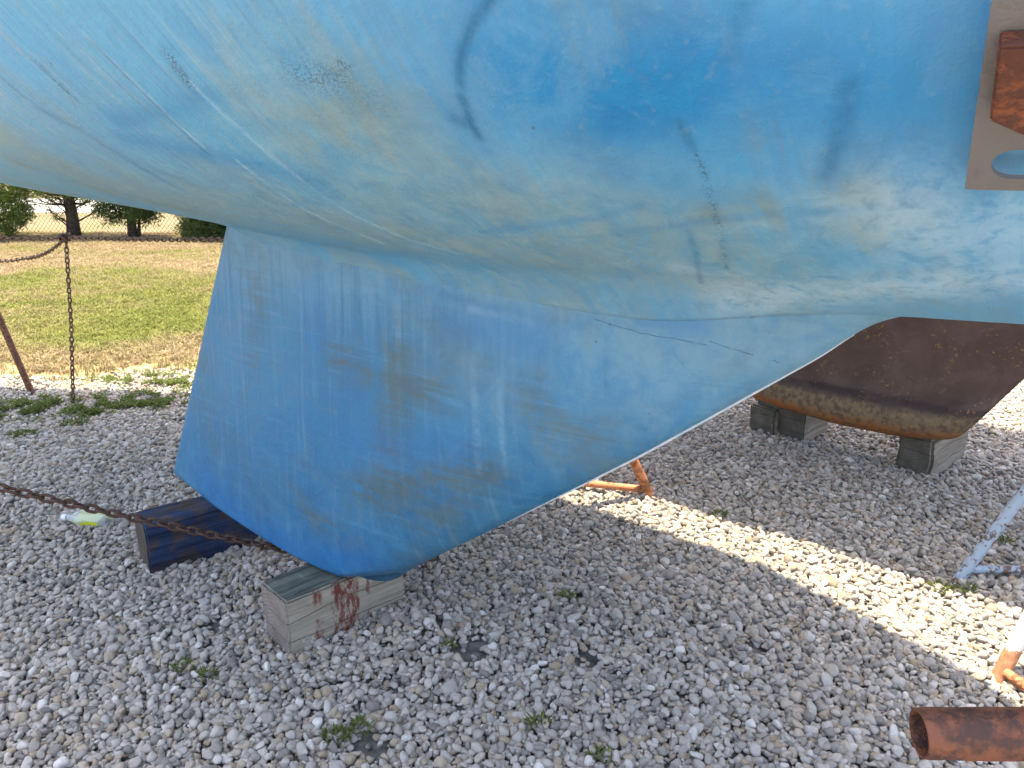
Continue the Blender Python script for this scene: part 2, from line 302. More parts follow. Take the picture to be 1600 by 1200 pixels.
# ------------------------------------------------------------------ gravel: stones on the bed, one object
def stone(i):
    r = np.random.default_rng(100 + i); bm = bmesh.new(); bmesh.ops.create_icosphere(bm, subdivisions=3, radius=1)
    V = np.array([v.co[:] for v in bm.verts]); k = r.integers(8, 13); nn = r.normal(size=(k, 3)); nn /= np.linalg.norm(nn, axis=1)[:, None]
    dd = r.uniform(.62, .95, k); dots = np.maximum(V @ nn.T, 1e-3); p = 13.0
    rad = ((dots / dd) ** p).sum(1) + (1 / 1.15) ** p; rad = rad ** (-1 / p)
    sc = np.array([1.0, r.uniform(.7, .95), r.uniform(.5, .8)]); V = V * rad[:, None] * sc
    for v, c in zip(bm.verts, V): v.co = c
    me = bpy.data.meshes.new('stone'); bm.to_mesh(me); bm.free(); me.polygons.foreach_set('use_smooth', np.ones(len(me.polygons), dtype=bool)); me.materials.append(M['pebble'])
    return bpy.data.objects.new('stone', me)
def scatter(name, pts, rot, scl, idx, protos, coll_name):
    c = bpy.data.collections.new(coll_name)
    for o in protos: c.objects.link(o)
    me = bpy.data.meshes.new(name); me.vertices.add(len(pts)); me.vertices.foreach_set('co', np.asarray(pts, np.float32).ravel())
    for nme, dat, ty, key in (('rot', rot, 'FLOAT_VECTOR', 'vector'), ('scl', scl, 'FLOAT_VECTOR', 'vector'), ('idx', idx, 'INT', 'value')):
        a = me.attributes.new(nme, ty, 'POINT'); a.data.foreach_set(key, np.asarray(dat, np.int32 if ty == 'INT' else np.float32).ravel())
    o = link_mesh(name, me); ng = bpy.data.node_groups.new(name, 'GeometryNodeTree')
    ng.interface.new_socket('Geometry', in_out='INPUT', socket_type='NodeSocketGeometry'); ng.interface.new_socket('Geometry', in_out='OUTPUT', socket_type='NodeSocketGeometry')
    gi = ng.nodes.new('NodeGroupInput'); go = ng.nodes.new('NodeGroupOutput'); ip = ng.nodes.new('GeometryNodeInstanceOnPoints')
    ci = ng.nodes.new('GeometryNodeCollectionInfo'); ci.inputs['Collection'].default_value = c; ci.inputs['Separate Children'].default_value = True; ci.inputs['Reset Children'].default_value = True
    def at(nm, ty):
        x = ng.nodes.new('GeometryNodeInputNamedAttribute'); x.data_type = ty; x.inputs['Name'].default_value = nm; return x.outputs['Attribute']
    L = ng.links.new; e2r = ng.nodes.new('FunctionNodeEulerToRotation')
    L(gi.outputs[0], ip.inputs['Points']); L(ci.outputs[0], ip.inputs['Instance']); ip.inputs['Pick Instance'].default_value = True
    L(at('idx', 'INT'), ip.inputs['Instance Index']); L(at('rot', 'FLOAT_VECTOR'), e2r.inputs[0]); L(e2r.outputs[0], ip.inputs['Rotation'])
    L(at('scl', 'FLOAT_VECTOR'), ip.inputs['Scale']); L(ip.outputs[0], go.inputs[0])
    md = o.modifiers.new('scatter', 'NODES'); md.node_group = ng; return o
def inview(x, y, pad=.7): return np.abs(x) <= .74 * y + pad
pts, scl = [], []
for layer, (step, zoff, smin, smax) in enumerate([(.0185, -.005, .0105, .015), (.0225, .002, .0095, .0155), (.031, .009, .0105, .0175), (.021, .002, .0045, .008)]):
    xs = np.arange(-5.2, 7.5, step); ys = np.arange(1.0, 9.2, step)
    X, Y = np.meshgrid(xs, ys); X = (X + rng.uniform(-.45, .45, X.shape) * step).ravel(); Y = (Y + rng.uniform(-.45, .45, Y.shape) * step).ravel()
    k = inview(X, Y) & (Y < edge_y(X) + .1 - rng.exponential(.22, X.shape)) & ((Y < 6.2) | (rng.random(X.shape) < .8))
    if layer: k &= rng.random(X.shape) < .82
    for (dx, dy), dr in zip(DIPS, DIPR):
        q = ((X - dx) ** 2 + ((Y - dy) * .9) ** 2) / (dr * dr); k &= ~((q < 1.0) & (rng.random(X.shape) < np.exp(-q * .6) * (1.0 if layer else .88)))
    X, Y = X[k], Y[k]; pts.append(np.stack([X, Y, hgt(X, Y) + zoff + rng.uniform(-.004, .004, X.shape)], -1))
    s = rng.uniform(smin, smax, X.shape) * np.where(rng.random(X.shape) < .04, 1.45, 1.0) * rng.choice([.8, 1.0, 1.05], X.shape); scl.append(np.stack([s, s, s], -1))
pts = np.concatenate(pts); scl = np.concatenate(scl); n_st = len(pts)
rot = np.stack([rng.normal(0, .5, n_st), rng.normal(0, .5, n_st), rng.uniform(0, 6.28, n_st)], -1)
gr = scatter('gravel', pts, rot, scl, rng.integers(0, 16, n_st), [stone(i) for i in range(16)], 'stone_shapes')
tag(gr, 'loose pale river gravel spread under both boats', 'gravel', kind='stuff')
print('stones', n_st)

# ------------------------------------------------------------------ the sailboat: hull surface
SHEER = 3.05
def kw(s): return np.where(s > 0, 1 - np.clip(np.abs(s) / 2.6, 0, 1) ** 1.8, 1 - .82 * (np.clip(-1.5 - s, 0, 2.75) / 2.75) ** 3.0)
_zs = np.linspace(-6, 4, 1001)
_zt = np.interp(_zs, [-6, -4.7, -3.4, -2.13, -1.51, -1.02, -.46, 0, .43, .9, 1.4, 1.9, 4], [1.9, 1.62, 1.40, 1.274, 1.247, 1.226, 1.196, 1.164, 1.145, 1.144, 1.166, 1.20, 1.40])
_kr = np.exp(-(np.arange(-60, 61) * .01 / .16) ** 2); _zt = np.convolve(np.pad(_zt, 60, mode='edge'), _kr / _kr.sum(), 'valid')
def zc(s): return np.interp(s, _zs, _zt) + .30 * np.clip(np.asarray(s) - 1.55, 0, 9) ** 2.0
def g_low(a):
    a = np.sqrt(a * a + .0025) - .05; return .352 * a + .477 * a ** 3
t_ = np.linspace(0, 1, 400)[1:]
PW = np.concatenate([np.linspace(0, .95, 800), (1 - t_) ** 2 * .95 + 2 * t_ * (1 - t_) * 1.16 + t_ ** 2 * 1.25, np.linspace(1.25, 1.235, 200)[1:]])
z0 = float(g_low(np.array(.95))); PZ = np.concatenate([g_low(np.linspace(0, .95, 800)), (1 - t_) ** 2 * z0 + 2 * t_ * (1 - t_) * (z0 + .21 * 1.6) + t_ ** 2 * 1.52, np.linspace(1.52, 1.9, 200)[1:]])
def hull_z(s, wv):
    s = np.asarray(s, float); k = kw(s); sc = (SHEER - zc(s)) / 1.9
    return zc(s) + np.interp(np.abs(wv) / np.maximum(k, .02), PW[:1100], PZ[:1100]) * sc
def hit_hull(px, py):
    r = ray(px, py); ts = np.linspace(.3, 4.5, 4200); Q = r[None] * ts[:, None]; B = Q[:, :2] - O
    s, wv = B @ D, B @ N; dz = (CAM_H + Q[:, 2]) - hull_z(s, wv)
    i = np.argmax(dz > 0); return np.array([s[i], wv[i], CAM_H + Q[i, 2]])
def hit_keel(px, py, wk=.075):
    r = ray(px, py); t = (wk + O @ N) / (r[:2] @ N); q = r[:2] * t - O; return np.array([q @ D, wk, CAM_H + r[2] * t])
def boat_to_world(P): 
    P = np.asarray(P); return np.concatenate([O + P[..., :1] * D + P[..., 1:2] * N, P[..., 2:3]], -1)
def hit(px, py, where): return hit_hull(px, py) if where == 'h' else hit_keel(px, py)
# stains, rubbed patches and scuffs: (channel, surface, radius m, strength, points)
MARKS = [
 ('rub', 'h', .007, 1, [(770, -5), (740, 35), (722, 80), (718, 110), (722, 150), (735, 190), (748, 213)]), ('rub', 'h', .012, .7, [(712, 185), (725, 192)]),
 ('rub', 'h', .012, .75, [(1325, 135), (1318, 180), (1308, 225), (1292, 272)]), ('rub', 'h', .010, .5, [(1165, -5), (1152, 40), (1140, 85)]),
 ('rub', 'h', .006, .8, [(1060, 190), (1075, 215), (1082, 232)]), ('dark', 'h', .004, .8, [(1090, 240), (1100, 270), (1115, 320), (1128, 370), (1135, 420)]),
 ('rub', 'h', .005, .6, [(1075, 360), (1088, 395), (1095, 440)]), ('dark', 'h', .012, .9, [(265, 88), (280, 110), (295, 132)]), ('dark', 'h', .010, .8, [(60, 100), (90, 128), (120, 158)]),
 ('dark', 'h', .030, .62, [(470, 115), (500, 122), (525, 125)]), ('dark', 'h', .008, 1, [(533, 100), (545, 104)]), ('dark', 'h', .03, .3, [(560, 150), (590, 155)]),
 ('deep', 'h', .13, 1, [(800, 110), (900, 120), (1000, 130), (1080, 120)]), ('deep', 'h', .09, 1, [(860, 95), (960, 175), (1080, 150)]), ('deep', 'h', .11, .85, [(1180, 120), (1290, 130), (1400, 150)]),
 ('deep', 'h', .08, .45, [(1300, 30), (1450, 60)]), ('deep', 'h', .06, .6, [(1330, 190), (1440, 200), (1480, 280)]), ('deep', 'h', .05, .5, [(950, 260), (1050, 280)]), ('deep', 'h', .05, .55, [(740, 120), (770, 170)]),
 ('deep', 'h', .026, .5, [(190, 215), (300, 235), (420, 260), (500, 285)]), ('rub', 'h', .018, .4, [(0, 120), (60, 170), (130, 205), (200, 250), (260, 285)]), ('deep', 'h', .025, .5, [(330, 150), (260, 175), (180, 190)]),
 ('rub', 'h', .004, .75, [(140, 62), (225, 145), (325, 240)]), ('pale', 'h', .005, .4, [(300, 130), (425, 245), (550, 335), (640, 375), (720, 397)]), ('pale', 'h', .004, .5, [(135, 55), (220, 138), (318, 230)]),
 ('pale', 'h', .004, .5, [(370, 250), (480, 330), (600, 380)]), ('deep', 'h', .010, .4, [(755, 362), (860, 350), (930, 340), (1005, 320)]), ('deep', 'h', .011, .32, [(960, 365), (1100, 345), (1250, 330), (1390, 325)]), ('pale', 'h', .012, .16, [(1130, 355), (1260, 345), (1390, 330)]),
 ('chalk', 'h', .16, .8, [(780, 330), (900, 320), (1000, 380)]), ('chalk', 'h', .16, .75, [(560, 200), (640, 280), (740, 330)]), ('chalk', 'h', .22, .75, [(0, 215), (200, 300), (420, 330)]), ('chalk', 'h', .10, .6, [(720, 150), (700, 80)]),
 ('chalk', 'h', .10, .55, [(930, 60), (980, 70)]), ('chalk', 'h', .09, .6, [(1250, 350), (1330, 300), (1400, 330)]), ('pale', 'h', .06, .5, [(1150, 455), (1300, 455), (1500, 440), (1600, 430)]), ('pale', 'h', .08, .4, [(1420, 330), (1500, 400), (1600, 350)]),
 ('tan', 'h', .05, .8, [(970, 40), (985, 100)]), ('tan', 'h', .05, .6, [(880, 20), (900, 60)]), ('tan', 'h', .035, .8, [(1180, 320), (1200, 340)]), ('tan', 'h', .03, .8, [(1330, 295), (1350, 300)]), ('tan', 'h', .025, .8, [(1110, 335), (1125, 345)]),
 ('tan', 'h', .03, .7, [(1180, 210), (1190, 225)]), ('tan', 'h', .02, .7, [(1290, 460), (1400, 455)]), ('tan', 'h', .05, .6, [(500, 230), (600, 130), (640, 140)]), ('tan', 'h', .04, .8, [(30, 255), (150, 295), (300, 330)]), ('tan', 'h', .03, .6, [(1340, 360), (1355, 380)]), ('tan', 'h', .02, .5, [(1320, 450), (1460, 470)]),
 ('tan', 'k', .06, .75, [(375, 400), (385, 470), (375, 560)]), ('tan', 'k', .07, .8, [(620, 560), (615, 640), (610, 740)]), ('tan', 'k', .05, .65, [(300, 640), (320, 700)]), ('tan', 'k', .08, .7, [(850, 650), (920, 690)]), ('tan', 'k', .06, .7, [(600, 800), (650, 830), (720, 790)]), ('chalk', 'k', .10, .75, [(730, 420), (850, 440), (1000, 450)]), ('chalk', 'k', .08, .5, [(380, 380), (450, 400)]), ('chalk', 'k', .12, .5, [(700, 560), (800, 600)]), ('chalk', 'k', .03, .8, [(520, 390), (580, 405), (640, 420)]),
 ('deep', 'k', .07, .85, [(290, 740), (380, 820), (480, 870), (580, 880)]), ('deep', 'k', .06, .45, [(480, 450), (480, 520)]), ('deep', 'k', .05, .45, [(700, 500), (850, 530)]), ('deep', 'k', .06, .35, [(560, 700), (720, 700)]), ('deep', 'k', .03, .5, [(1010, 490), (1090, 505)]),
 ('pale', 'k', .012, .35, [(735, 480), (800, 490), (860, 500)]), ('rub', 'k', .010, .55, [(690, 458), (760, 478), (830, 492), (865, 505)]), ('pale', 'k', .011, .28, [(742, 560), (745, 640), (748, 740)]), ('pale', 'k', .008, .32, [(782, 580), (785, 700), (790, 780)]), ('pale', 'k', .008, .4, [(470, 420), (468, 520)]), ('dark', 'k', .06, .35, [(600, 790), (680, 800)]), ('dark', 'k', .05, .3, [(640, 600), (640, 720)]), ('dark', 'k', .05, .25, [(770, 760), (820, 740)]),
 ('chalk', 'h', .14, .9, [(420, 340), (640, 370), (820, 400), (1000, 425), (1150, 440)]), ('chalk', 'h', .14, .8, [(850, 390), (1000, 350), (1120, 400)]), ('chalk', 'h', .14, .7, [(450, 180), (600, 330)]), ('chalk', 'k', .14, .7, [(1000, 520), (1130, 540), (1200, 520)]), ('chalk', 'k', .10, .55, [(880, 700), (1000, 640)]), ('tan', 'k', .05, .9, [(520, 560), (600, 590), (700, 620)]), ('tan', 'k', .06, .95, [(560, 770), (620, 760), (760, 740)]), ('tan', 'k', .05, .8, [(480, 800), (560, 860)]), ('pale', 'h', .02, .4, [(1060, 420), (1160, 430)]), ('rub', 'k', .007, .6, [(972, 615), (1000, 640)]), ('rub', 'k', .007, .6, [(1230, 560), (1290, 535), (1340, 512)]),
]
CH = ('deep', 'chalk', 'dark', 'pale', 'tan', 'rub')
def paint(me, V, surfaces):
    A = {c: np.zeros(len(V)) for c in CH}
    for ch, sf, rad, st, pl in MARKS:
        P = np.array([hit(*p, sf) for p in pl]); best = np.full(len(V), 9.0)
        lo, hi = P.min(0) - 3 * rad, P.max(0) + 3 * rad; k = np.where(np.all((V > lo) & (V < hi), axis=1))[0]
        if not len(k): continue
        Q = V[k]; bd = np.full(len(k), 9.0)
        for a, b in zip(P[:-1], P[1:]):
            ab = b - a; t = np.clip(((Q - a) @ ab) / max(ab @ ab, 1e-9), 0, 1); bd = np.minimum(bd, np.linalg.norm(Q - a - t[:, None] * ab, axis=1))
        A[ch][k] = np.maximum(A[ch][k], st * np.exp(-(bd / rad) ** 2))
    for c in CH:
        a = me.attributes.new(c, 'FLOAT', 'POINT'); a.data.foreach_set('value', A[c].astype(np.float32))
def foil(x): return 2.6 * (.2969 * np.sqrt(x) - .126 * x - .3516 * x ** 2 + .2843 * x ** 3 - .085 * x ** 4) / .26
def sstep(x): x = np.clip(x, 0, 1); return x * x * (3 - 2 * x)
def fairing(s, y):                                              # the hull is faired down into the keel's root
    x = np.clip((1.42 - s) / 1.985, 0, 1); T = .082 * foil(x) / foil(np.array(.3)); T = np.maximum(T, 0)
    fw = sstep((s + .1) / 1.2); L = .075 + .045 * fw; c = .5 - .05 * fw; A = sstep((s + .62) / .25) * sstep((1.33 - s) / .5)
    return A * c * L * (1 - np.clip((np.abs(y) - T) / L, 0, 1)) ** 2.2
def build_hull(name, parent, ss, fr, bottom_mat, top_mat, zpaint, marks=False, sx=1.0, sw=1.0, zoff=0.0):
    q = np.concatenate([-fr[::-1], fr[1:]])                     # girth parameter, near side positive
    W0 = np.interp(np.abs(q), np.linspace(0, 1, len(PW)), PW) * np.sign(q); Z0 = np.interp(np.abs(q), np.linspace(0, 1, len(PZ)), PZ)
    Sg, _ = np.meshgrid(ss, q, indexing='ij'); k = kw(ss)[:, None]; sc = ((SHEER - zc(ss)) / 1.9)[:, None]
    Wg = W0[None] * k; Zg = zc(ss)[:, None] + Z0[None] * sc
    V = np.stack([Sg * sx, Wg * sw, Zg + zoff], -1).reshape(-1, 3); Fq = grid_faces(len(ss), len(q)); Vw = V; V = V * np.array([1., -1, 1])
    if marks: V = V.copy(); V[:, 2] -= fairing(V[:, 0], V[:, 1])
    me = from_arrays(name, V, Fq); me.materials.append(bottom_mat); me.materials.append(top_mat)
    zmid = V[Fq, 2].mean(1); me.polygons.foreach_set('material_index', (zmid > zpaint).astype(np.int32))
    if marks: paint(me, Vw, 'h')
    h = link_mesh(name, me, None, parent)
    # deck and transom
    bm = bmesh.new(); nq = len(q); Vr = V.reshape(len(ss), nq, 3); rows = []
    for i in range(len(ss)): rows.append((bm.verts.new(Vr[i, 0]), bm.verts.new(Vr[i, -1])))
    for a, b in zip(rows[:-1], rows[1:]): bm.faces.new((a[0], a[1], b[1], b[0]))
    obj_bm('deck', bm, top_mat, parent)
    bm = bmesh.new(); bm.faces.new([bm.verts.new(v) for v in Vr[0]]); obj_bm('transom', bm, top_mat, parent)
    return h
def boat_root(name, o): 
    r = empty(name, (o[0], o[1], 0)); r.rotation_euler = (0, 0, math.atan2(D[1], D[0])); return r
ROOT = boat_root('sailboat', O); tag(ROOT, 'sailboat with faded blue bottom paint and swept keel resting on timber blocks', 'sailboat')
ss = np.concatenate([np.linspace(-4.2, -2.3, 50), np.arange(-2.28, 1.75, .0065), np.linspace(1.78, 2.59, 40)])
fr = np.concatenate([np.arange(0, 800, 5) / 1397, np.linspace(800, 1397, 40) / 1397])
build_hull('hull', ROOT, ss, fr, M['hull'], M['white'], 1.98, marks=True)
# keel: levels between the bottom line and the hull, each a streamlined section
le = np.array([(-.10, .186), (-.03, .194), (.04, .217), (.085, .243), (.115, .268), (.142, .293), (.32, .423), (.511, .563), (.849, .814), (1.139, 1.044), (1.198, 1.09), (1.24, 1.134), (1.285, 1.159), (1.35, 1.176), (1.46, 1.205), (1.5, 1.23)])
te = np.array([(-1.165, .232), (-.56, 1.23)])
NL = 300; arc = np.concatenate([[0], np.cumsum(np.linalg.norm(np.diff(le, axis=0), axis=1))]); vv = np.linspace(0, 1, NL) ** 1.15
LEs = np.interp(vv, arc / arc[-1], le[:, 0]); LEz = np.interp(vv, arc / arc[-1], le[:, 1])
LEs = np.convolve(np.pad(LEs, 6, mode='edge'), np.ones(13) / 13, 'valid'); LEz = np.convolve(np.pad(LEz, 6, mode='edge'), np.ones(13) / 13, 'valid')
vt = np.clip((LEz - LEz[0]) / (LEz[-1] - LEz[0]), 0, 1)
TEs = te[0, 0] + (te[1, 0] - te[0, 0]) * vt; TEz = te[0, 1] + (te[1, 1] + .05 - te[0, 1]) * vt
NX = 300; xx = (1 - np.cos(np.linspace(0, math.pi, NX))) / 2
xx = .5 * xx + .5 * np.linspace(0, 1, NX) ; xx[0] = 0; xx[-1] = 1
def foil(x): return 2.6 * (.2969 * np.sqrt(x) - .126 * x - .3516 * x ** 2 + .2843 * x ** 3 - .085 * x ** 4) / .26
def keel_half(i):
    s = LEs[i] + (TEs[i] - LEs[i]) * xx; z = LEz[i] + (TEz[i] - LEz[i]) * xx; chord = LEs[i] - TEs[i]
    T = .082 * np.clip(foil(xx) / foil(np.array(.3)), 0, 1)
    T = np.maximum(T, .022 * np.sqrt(np.clip(1 - ((xx - .94) / .06).clip(0, 1) ** 2, 0, 1)) * (xx > .5))
    T = np.where(xx > .94, np.minimum(T, .022 * np.sqrt(np.clip(1 - ((xx - .94) / .06) ** 2, 0, 1)) + .0005), T)
    zb = np.interp(s, [-1.165, -.8, -.5, -.1, .15], [.232, .204, .196, .186, .29]); e = np.clip((z - zb) / .035, 0, 1)   # rounded bottom edge
    T = T * np.sqrt(np.clip(1 - (1 - e) ** 2, .0, 1)) if i else T * 0
    f = 0
    return s, z, T + f
rows = []
for i in range(NL):
    s, z, T = keel_half(i)
    rows.append(np.concatenate([np.stack([s, T, z], -1)[::-1], np.stack([s, -T, z], -1)[1:-1]]))
V = np.array(rows); nring = V.shape[1]
Fq = np.array([(i * nring + j, i * nring + (j + 1) % nring, (i + 1) * nring + (j + 1) % nring, (i + 1) * nring + j) for i in range(NL - 1) for j in range(nring)])
Vf = V.reshape(-1, 3); me = from_arrays('keel', Vf * np.array([1, -1, 1]), Fq); paint(me, Vf, 'k'); link_mesh('keel', me, M['keel'], ROOT)
# worn paint and painted bounce light as a pale rim along the keel's leading edge, and the hairline crack in its side
def ribbon(name, pts, r, mat, parent, seg=6): 
    bm = bmesh.new(); tube_bm(bm, pts, r, seg); return obj_bm(name, bm, mat, parent, True)
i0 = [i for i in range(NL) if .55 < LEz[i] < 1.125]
bm = bmesh.new(); tube_bm(bm, [(LEs[i] - .0004, 0, LEz[i]) for i in i0], .002, 8, True, [.0012 + .0030 * max(0, math.sin(math.pi * min(1, max(0, (LEz[i] - .55) / .56)))) ** .8 for i in i0]); obj_bm('leading_edge_wear_and_bounce', bm, M['edge'], ROOT, True)
KS = V[:, :NX].reshape(-1, 3)
def keel_T(s, z): return float(KS[np.argmin((KS[:, 0] - s) ** 2 + (KS[:, 2] - z) ** 2), 1])
def crack(pts, r):
    out = []
    for a, b in zip(pts[:-1], pts[1:]):
        for t in np.linspace(0, 1, 7)[:-1]:
            px, py = a[0] + (b[0] - a[0]) * t + random.uniform(-1, 1), a[1] + (b[1] - a[1]) * t + random.uniform(-1.2, 1.2); wk = .07
            for _ in range(6): P = hit_keel(px, py, wk); wk = keel_T(P[0], P[2])
            out.append((P[0], -(wk + r * .25), P[2]))
    ribbon('hairline_crack', out, r, M['crack'], ROOT, 5)
M['crack'] = mat_simple('dark_crack_line', (.05, .10, .15), (.085, .17, .24), 40)  # dark line colour of the hairline cracks
crack([(930, 500), (1000, 520), (1080, 535), (1110, 541)], .0005); crack([(1108, 533), (1150, 547), (1185, 556)], .0005); crack([(1205, 562), (1222, 568), (1242, 577)], .0005)

# ------------------------------------------------------------------ the neighbouring boat with the brown keel
O2 = np.array([1.955, 3.24])
ROOT2 = boat_root('sailboat', O2); tag(ROOT2, 'sailboat with dark brown bulbed keel rusting orange along its bottom', 'sailboat')
SX2, SW2 = .84, .76
build_hull('hull', ROOT2, np.linspace(-4.2, 2.59, 120), np.concatenate([np.linspace(0, 800, 50) / 1397, np.linspace(830, 1397, 24) / 1397]), M['brown'], M['white'], 1.98, False, SX2, SW2)
def hull2_z(s): return float(hull_z(np.array(s / SX2), np.array(0.0)))
def keel2_rows():
    rows = []; NLk, NXk = 70, 90; x = (1 - np.cos(np.linspace(0, math.pi, NXk))) / 2
    for i in range(NLk):
        v = i / (NLk - 1); v = v ** 1.5
        z0, z1 = .165, 1.26; zl = z0 + (z1 - z0) * v
        ls = np.interp(zl, [.165, .18, .20, .225, .26, .39, .51, .80, 1.05, 1.26], [-.04, .01, .04, .062, .084, .168, .242, .45, .66, .86])
        ts = np.interp(zl, [.165, .30, 1.26], [-.93, -.90, -.42])
        s = ls + (ts - ls) * x; zb = np.interp(s, [-.95, -.75, -.5, -.2, .0, .1], [.21, .178, .158, .158, .175, .2]); z = np.maximum(zl + np.interp(s, [-.95, -.75, -.5, -.2, 0, .1], [.04, .015, 0, 0, .008, .0]) * (1 - v), zb)
        f = np.clip(foil(x) / foil(np.array(.3)), 0, 1); f = np.maximum(f, .28 * np.sqrt(np.clip((1 - x) / .05, 0, 1)))
        hb = z - zb; T = .062 * f
        b = np.interp(hb, [0, .004, .012, .028, .05, .08, .11, .14, .165, .185, .197, .205, .22, .24], [0, .030, .066, .102, .128, .142, .146, .142, .132, .112, .088, .066, .060, 0])
        T = np.maximum(np.minimum(T, np.interp(hb, [0, .03], [0, .2])), b * np.clip(f * 1.15, 0, 1))
        rows.append(np.concatenate([np.stack([s, T, z], -1)[::-1], np.stack([s, -T, z], -1)[1:-1]]))
    return np.array(rows)
V = keel2_rows(); nl, nring = V.shape[:2]
Fq = np.array([(i * nring + j, i * nring + (j + 1) % nring, (i + 1) * nring + (j + 1) % nring, (i + 1) * nring + j) for i in range(nl - 1) for j in range(nring)])
link_mesh('keel', from_arrays('keel', V.reshape(-1, 3) * np.array([1, -1, 1]), Fq), M['brown'], ROOT2)

# ------------------------------------------------------------------ timber blocks
def timber(mat, corner, axis, length, width, height, label, sink=.03, seed=1, z=0.0, bev=.006, group='timber blocks under the keels'):
    a = np.array(axis) / np.linalg.norm(axis); left = np.array([-a[1], a[0]]); c = np.array(corner) + a * length / 2 + left * width / 2
    o = bpy.data.objects.new('timber_block', bpy.data.meshes.new('timber_block')); COL.objects.link(o)
    bm = bmesh.new(); H = height + sink; box_bm(bm, (0, 0, H / 2), length, width, H)
    bmesh.ops.bevel(bm, geom=bm.edges[:], offset=bev, segments=2, affect='EDGES')
    bmesh.ops.subdivide_edges(bm, edges=[e for e in bm.edges if e.calc_length() > .03], cuts=14, use_grid_fill=True)
    for v in bm.verts:
        p = v.co * 1.0; q = Vector((seed * 3.1, 0, 0)); nz = mnoise.noise_vector(Vector((p.x * 5, p.y * 14, p.z * 14)) + q); n2 = mnoise.noise_vector(Vector((p.x * 25, p.y * 60, p.z * 60)) + q)
        v.co += Vector((nz.x * .007, nz.y * .008, nz.z * .006)) + n2 * .0024
    bmesh.ops.recalc_face_normals(bm, faces=bm.faces); bm.to_mesh(o.data); bm.free(); o.data.materials.append(mat)
    o.data.polygons.foreach_set('use_smooth', np.ones(len(o.data.polygons), dtype=bool)); o.data.set_sharp_from_angle(angle=R(40))
    o.location = (c[0], c[1], z - sink); o.rotation_euler = (0, 0, math.atan2(a[1], a[0])); tag(o, label, 'timber block', group); return o
AX = (.735, .677)
tb = timber(mat_timber('grey_timber_red_band', (.40, .355, .275), (.25, .215, .165), top=(.145, .16, .135), end=(.29, .245, .205), red=True), (-.642, 1.912), AX, .40, .158, .185, 'weathered timber block with a worn red painted band under the keel nose', seed=2)
timber(mat_timber('dark_blue_timber', (.12, .078, .052), (.045, .032, .028), end=(.115, .095, .075), blue=(.028, .052, .115)), (-1.262, 2.385), (.80, .60), .85, .165, .172, 'dark blue stained timber block beneath the aft end of the blue keel', seed=5)
gt = mat_timber('grey_weathered_timber', (.38, .32, .245), (.19, .16, .12), end=(.17, .15, .12))
timber(gt, (1.885, 3.21), (.76, .65), .42, .155, .182, 'grey timber block under the front of the brown keel', seed=8, bev=.014)
timber(gt, (1.475, 3.658), (.76, .65), .26, .150, .165, 'grey timber block with bare top, nearer of the pair under the brown keel', seed=11)
timber(gt, (1.352, 3.742), (.76, .65), .30, .150, .150, 'dark timber block under a thin plank, beside the pair of grey blocks', seed=14, bev=.012)
timber(gt, (1.375, 3.752), (.76, .65), .24, .125, .045, 'thin dark plank lying on top of the dark timber block', seed=17, z=.152, sink=0.0, bev=.005)

# ------------------------------------------------------------------ jack stands
def stand(label, feet, apex, head, mats, braces=((0, 1), (1, 2), (2, 0)), r=.020, pad=True, padn=(0, 0, 1), brace_z=.03):
    root = empty('jack_stand', (apex[0], apex[1], 0)); tag(root, label, 'jack stand', 'jack stands propping the boats'); A = Vector(apex); Hd = Vector(head)
    for k, f in enumerate(feet):
        f = Vector((f[0], f[1], -.01)); d = (A - f).normalized(); bm = bmesh.new(); tube_bm(bm, [f - d * .0, f + d * .05, A - d * .03], r, 18, radii=[r * .96, r, r]); obj_bm('leg', bm, mats[k % len(mats)], root, True, True, 35)
    for a, b in braces:
        p, q = Vector((*feet[a][:2], 0)), Vector((*feet[b][:2], 0)); p = p.lerp(A, .028); q = q.lerp(A, .028); d = (q - p).normalized()
        bm = bmesh.new(); tube_bm(bm, [p + d * r * .6, q - d * r * .6], r * .72, 14); obj_bm('brace', bm, mats[(3 + a) % len(mats)], root, True, True, 35)
    bm = bmesh.new(); tube_bm(bm, [A - Vector((0, 0, .16)), A + Vector((0, 0, .06))], r * 1.7, 20); obj_bm('socket', bm, mats[0], root, True, True, 35)
    bm = bmesh.new(); tube_bm(bm, [A, Hd], r * .75, 14); sc = obj_bm('screw', bm, M['screw'], root, True, True, 35)
    if pad:
        z = Vector(padn).normalized(); x = z.orthogonal().normalized(); Mx = Matrix((x, z.cross(x), z)).transposed()
        bm = bmesh.new(); box_bm(bm, Hd + z * .012, .26, .26, .022, Mx); obj_bm('pad', bm, M['bark'], root, False, True)
        bm = bmesh.new(); tube_bm(bm, [A + Vector((-.16, .02, .09)), A + Vector((.16, -.02, .09))], .012, 12); obj_bm('handle', bm, M['screw'], root, True, True, 35)
    return root
def hull_head(xy, o=O, sx=1.0, sw=1.0, gap=.045):
    B = np.array(xy) - o; s, wv = B @ D / sx, B @ N / sw; z = float(hull_z(s, wv)); e = .02
    gs = (float(hull_z(s + e, wv)) - z) / e / sx; gw = (float(hull_z(s, wv + e)) - z) / e / sw
    nrm = np.append(-(gs * D + gw * N), 1.0); nrm /= np.linalg.norm(nrm); return (xy[0] - nrm[0] * gap, xy[1] - nrm[1] * gap, z - nrm[2] * gap), tuple(nrm)
h, nr = hull_head((.02, 2.96)); stand('orange rusted jack stand on the sunlit gravel beyond the blue keel', [(.60, 3.03), (-.25, 3.24), (.30, 3.72)], (.06, 2.98, 1.1), h, [M['orange']], ((0, 1), (1, 2)), r=.021, padn=nr)
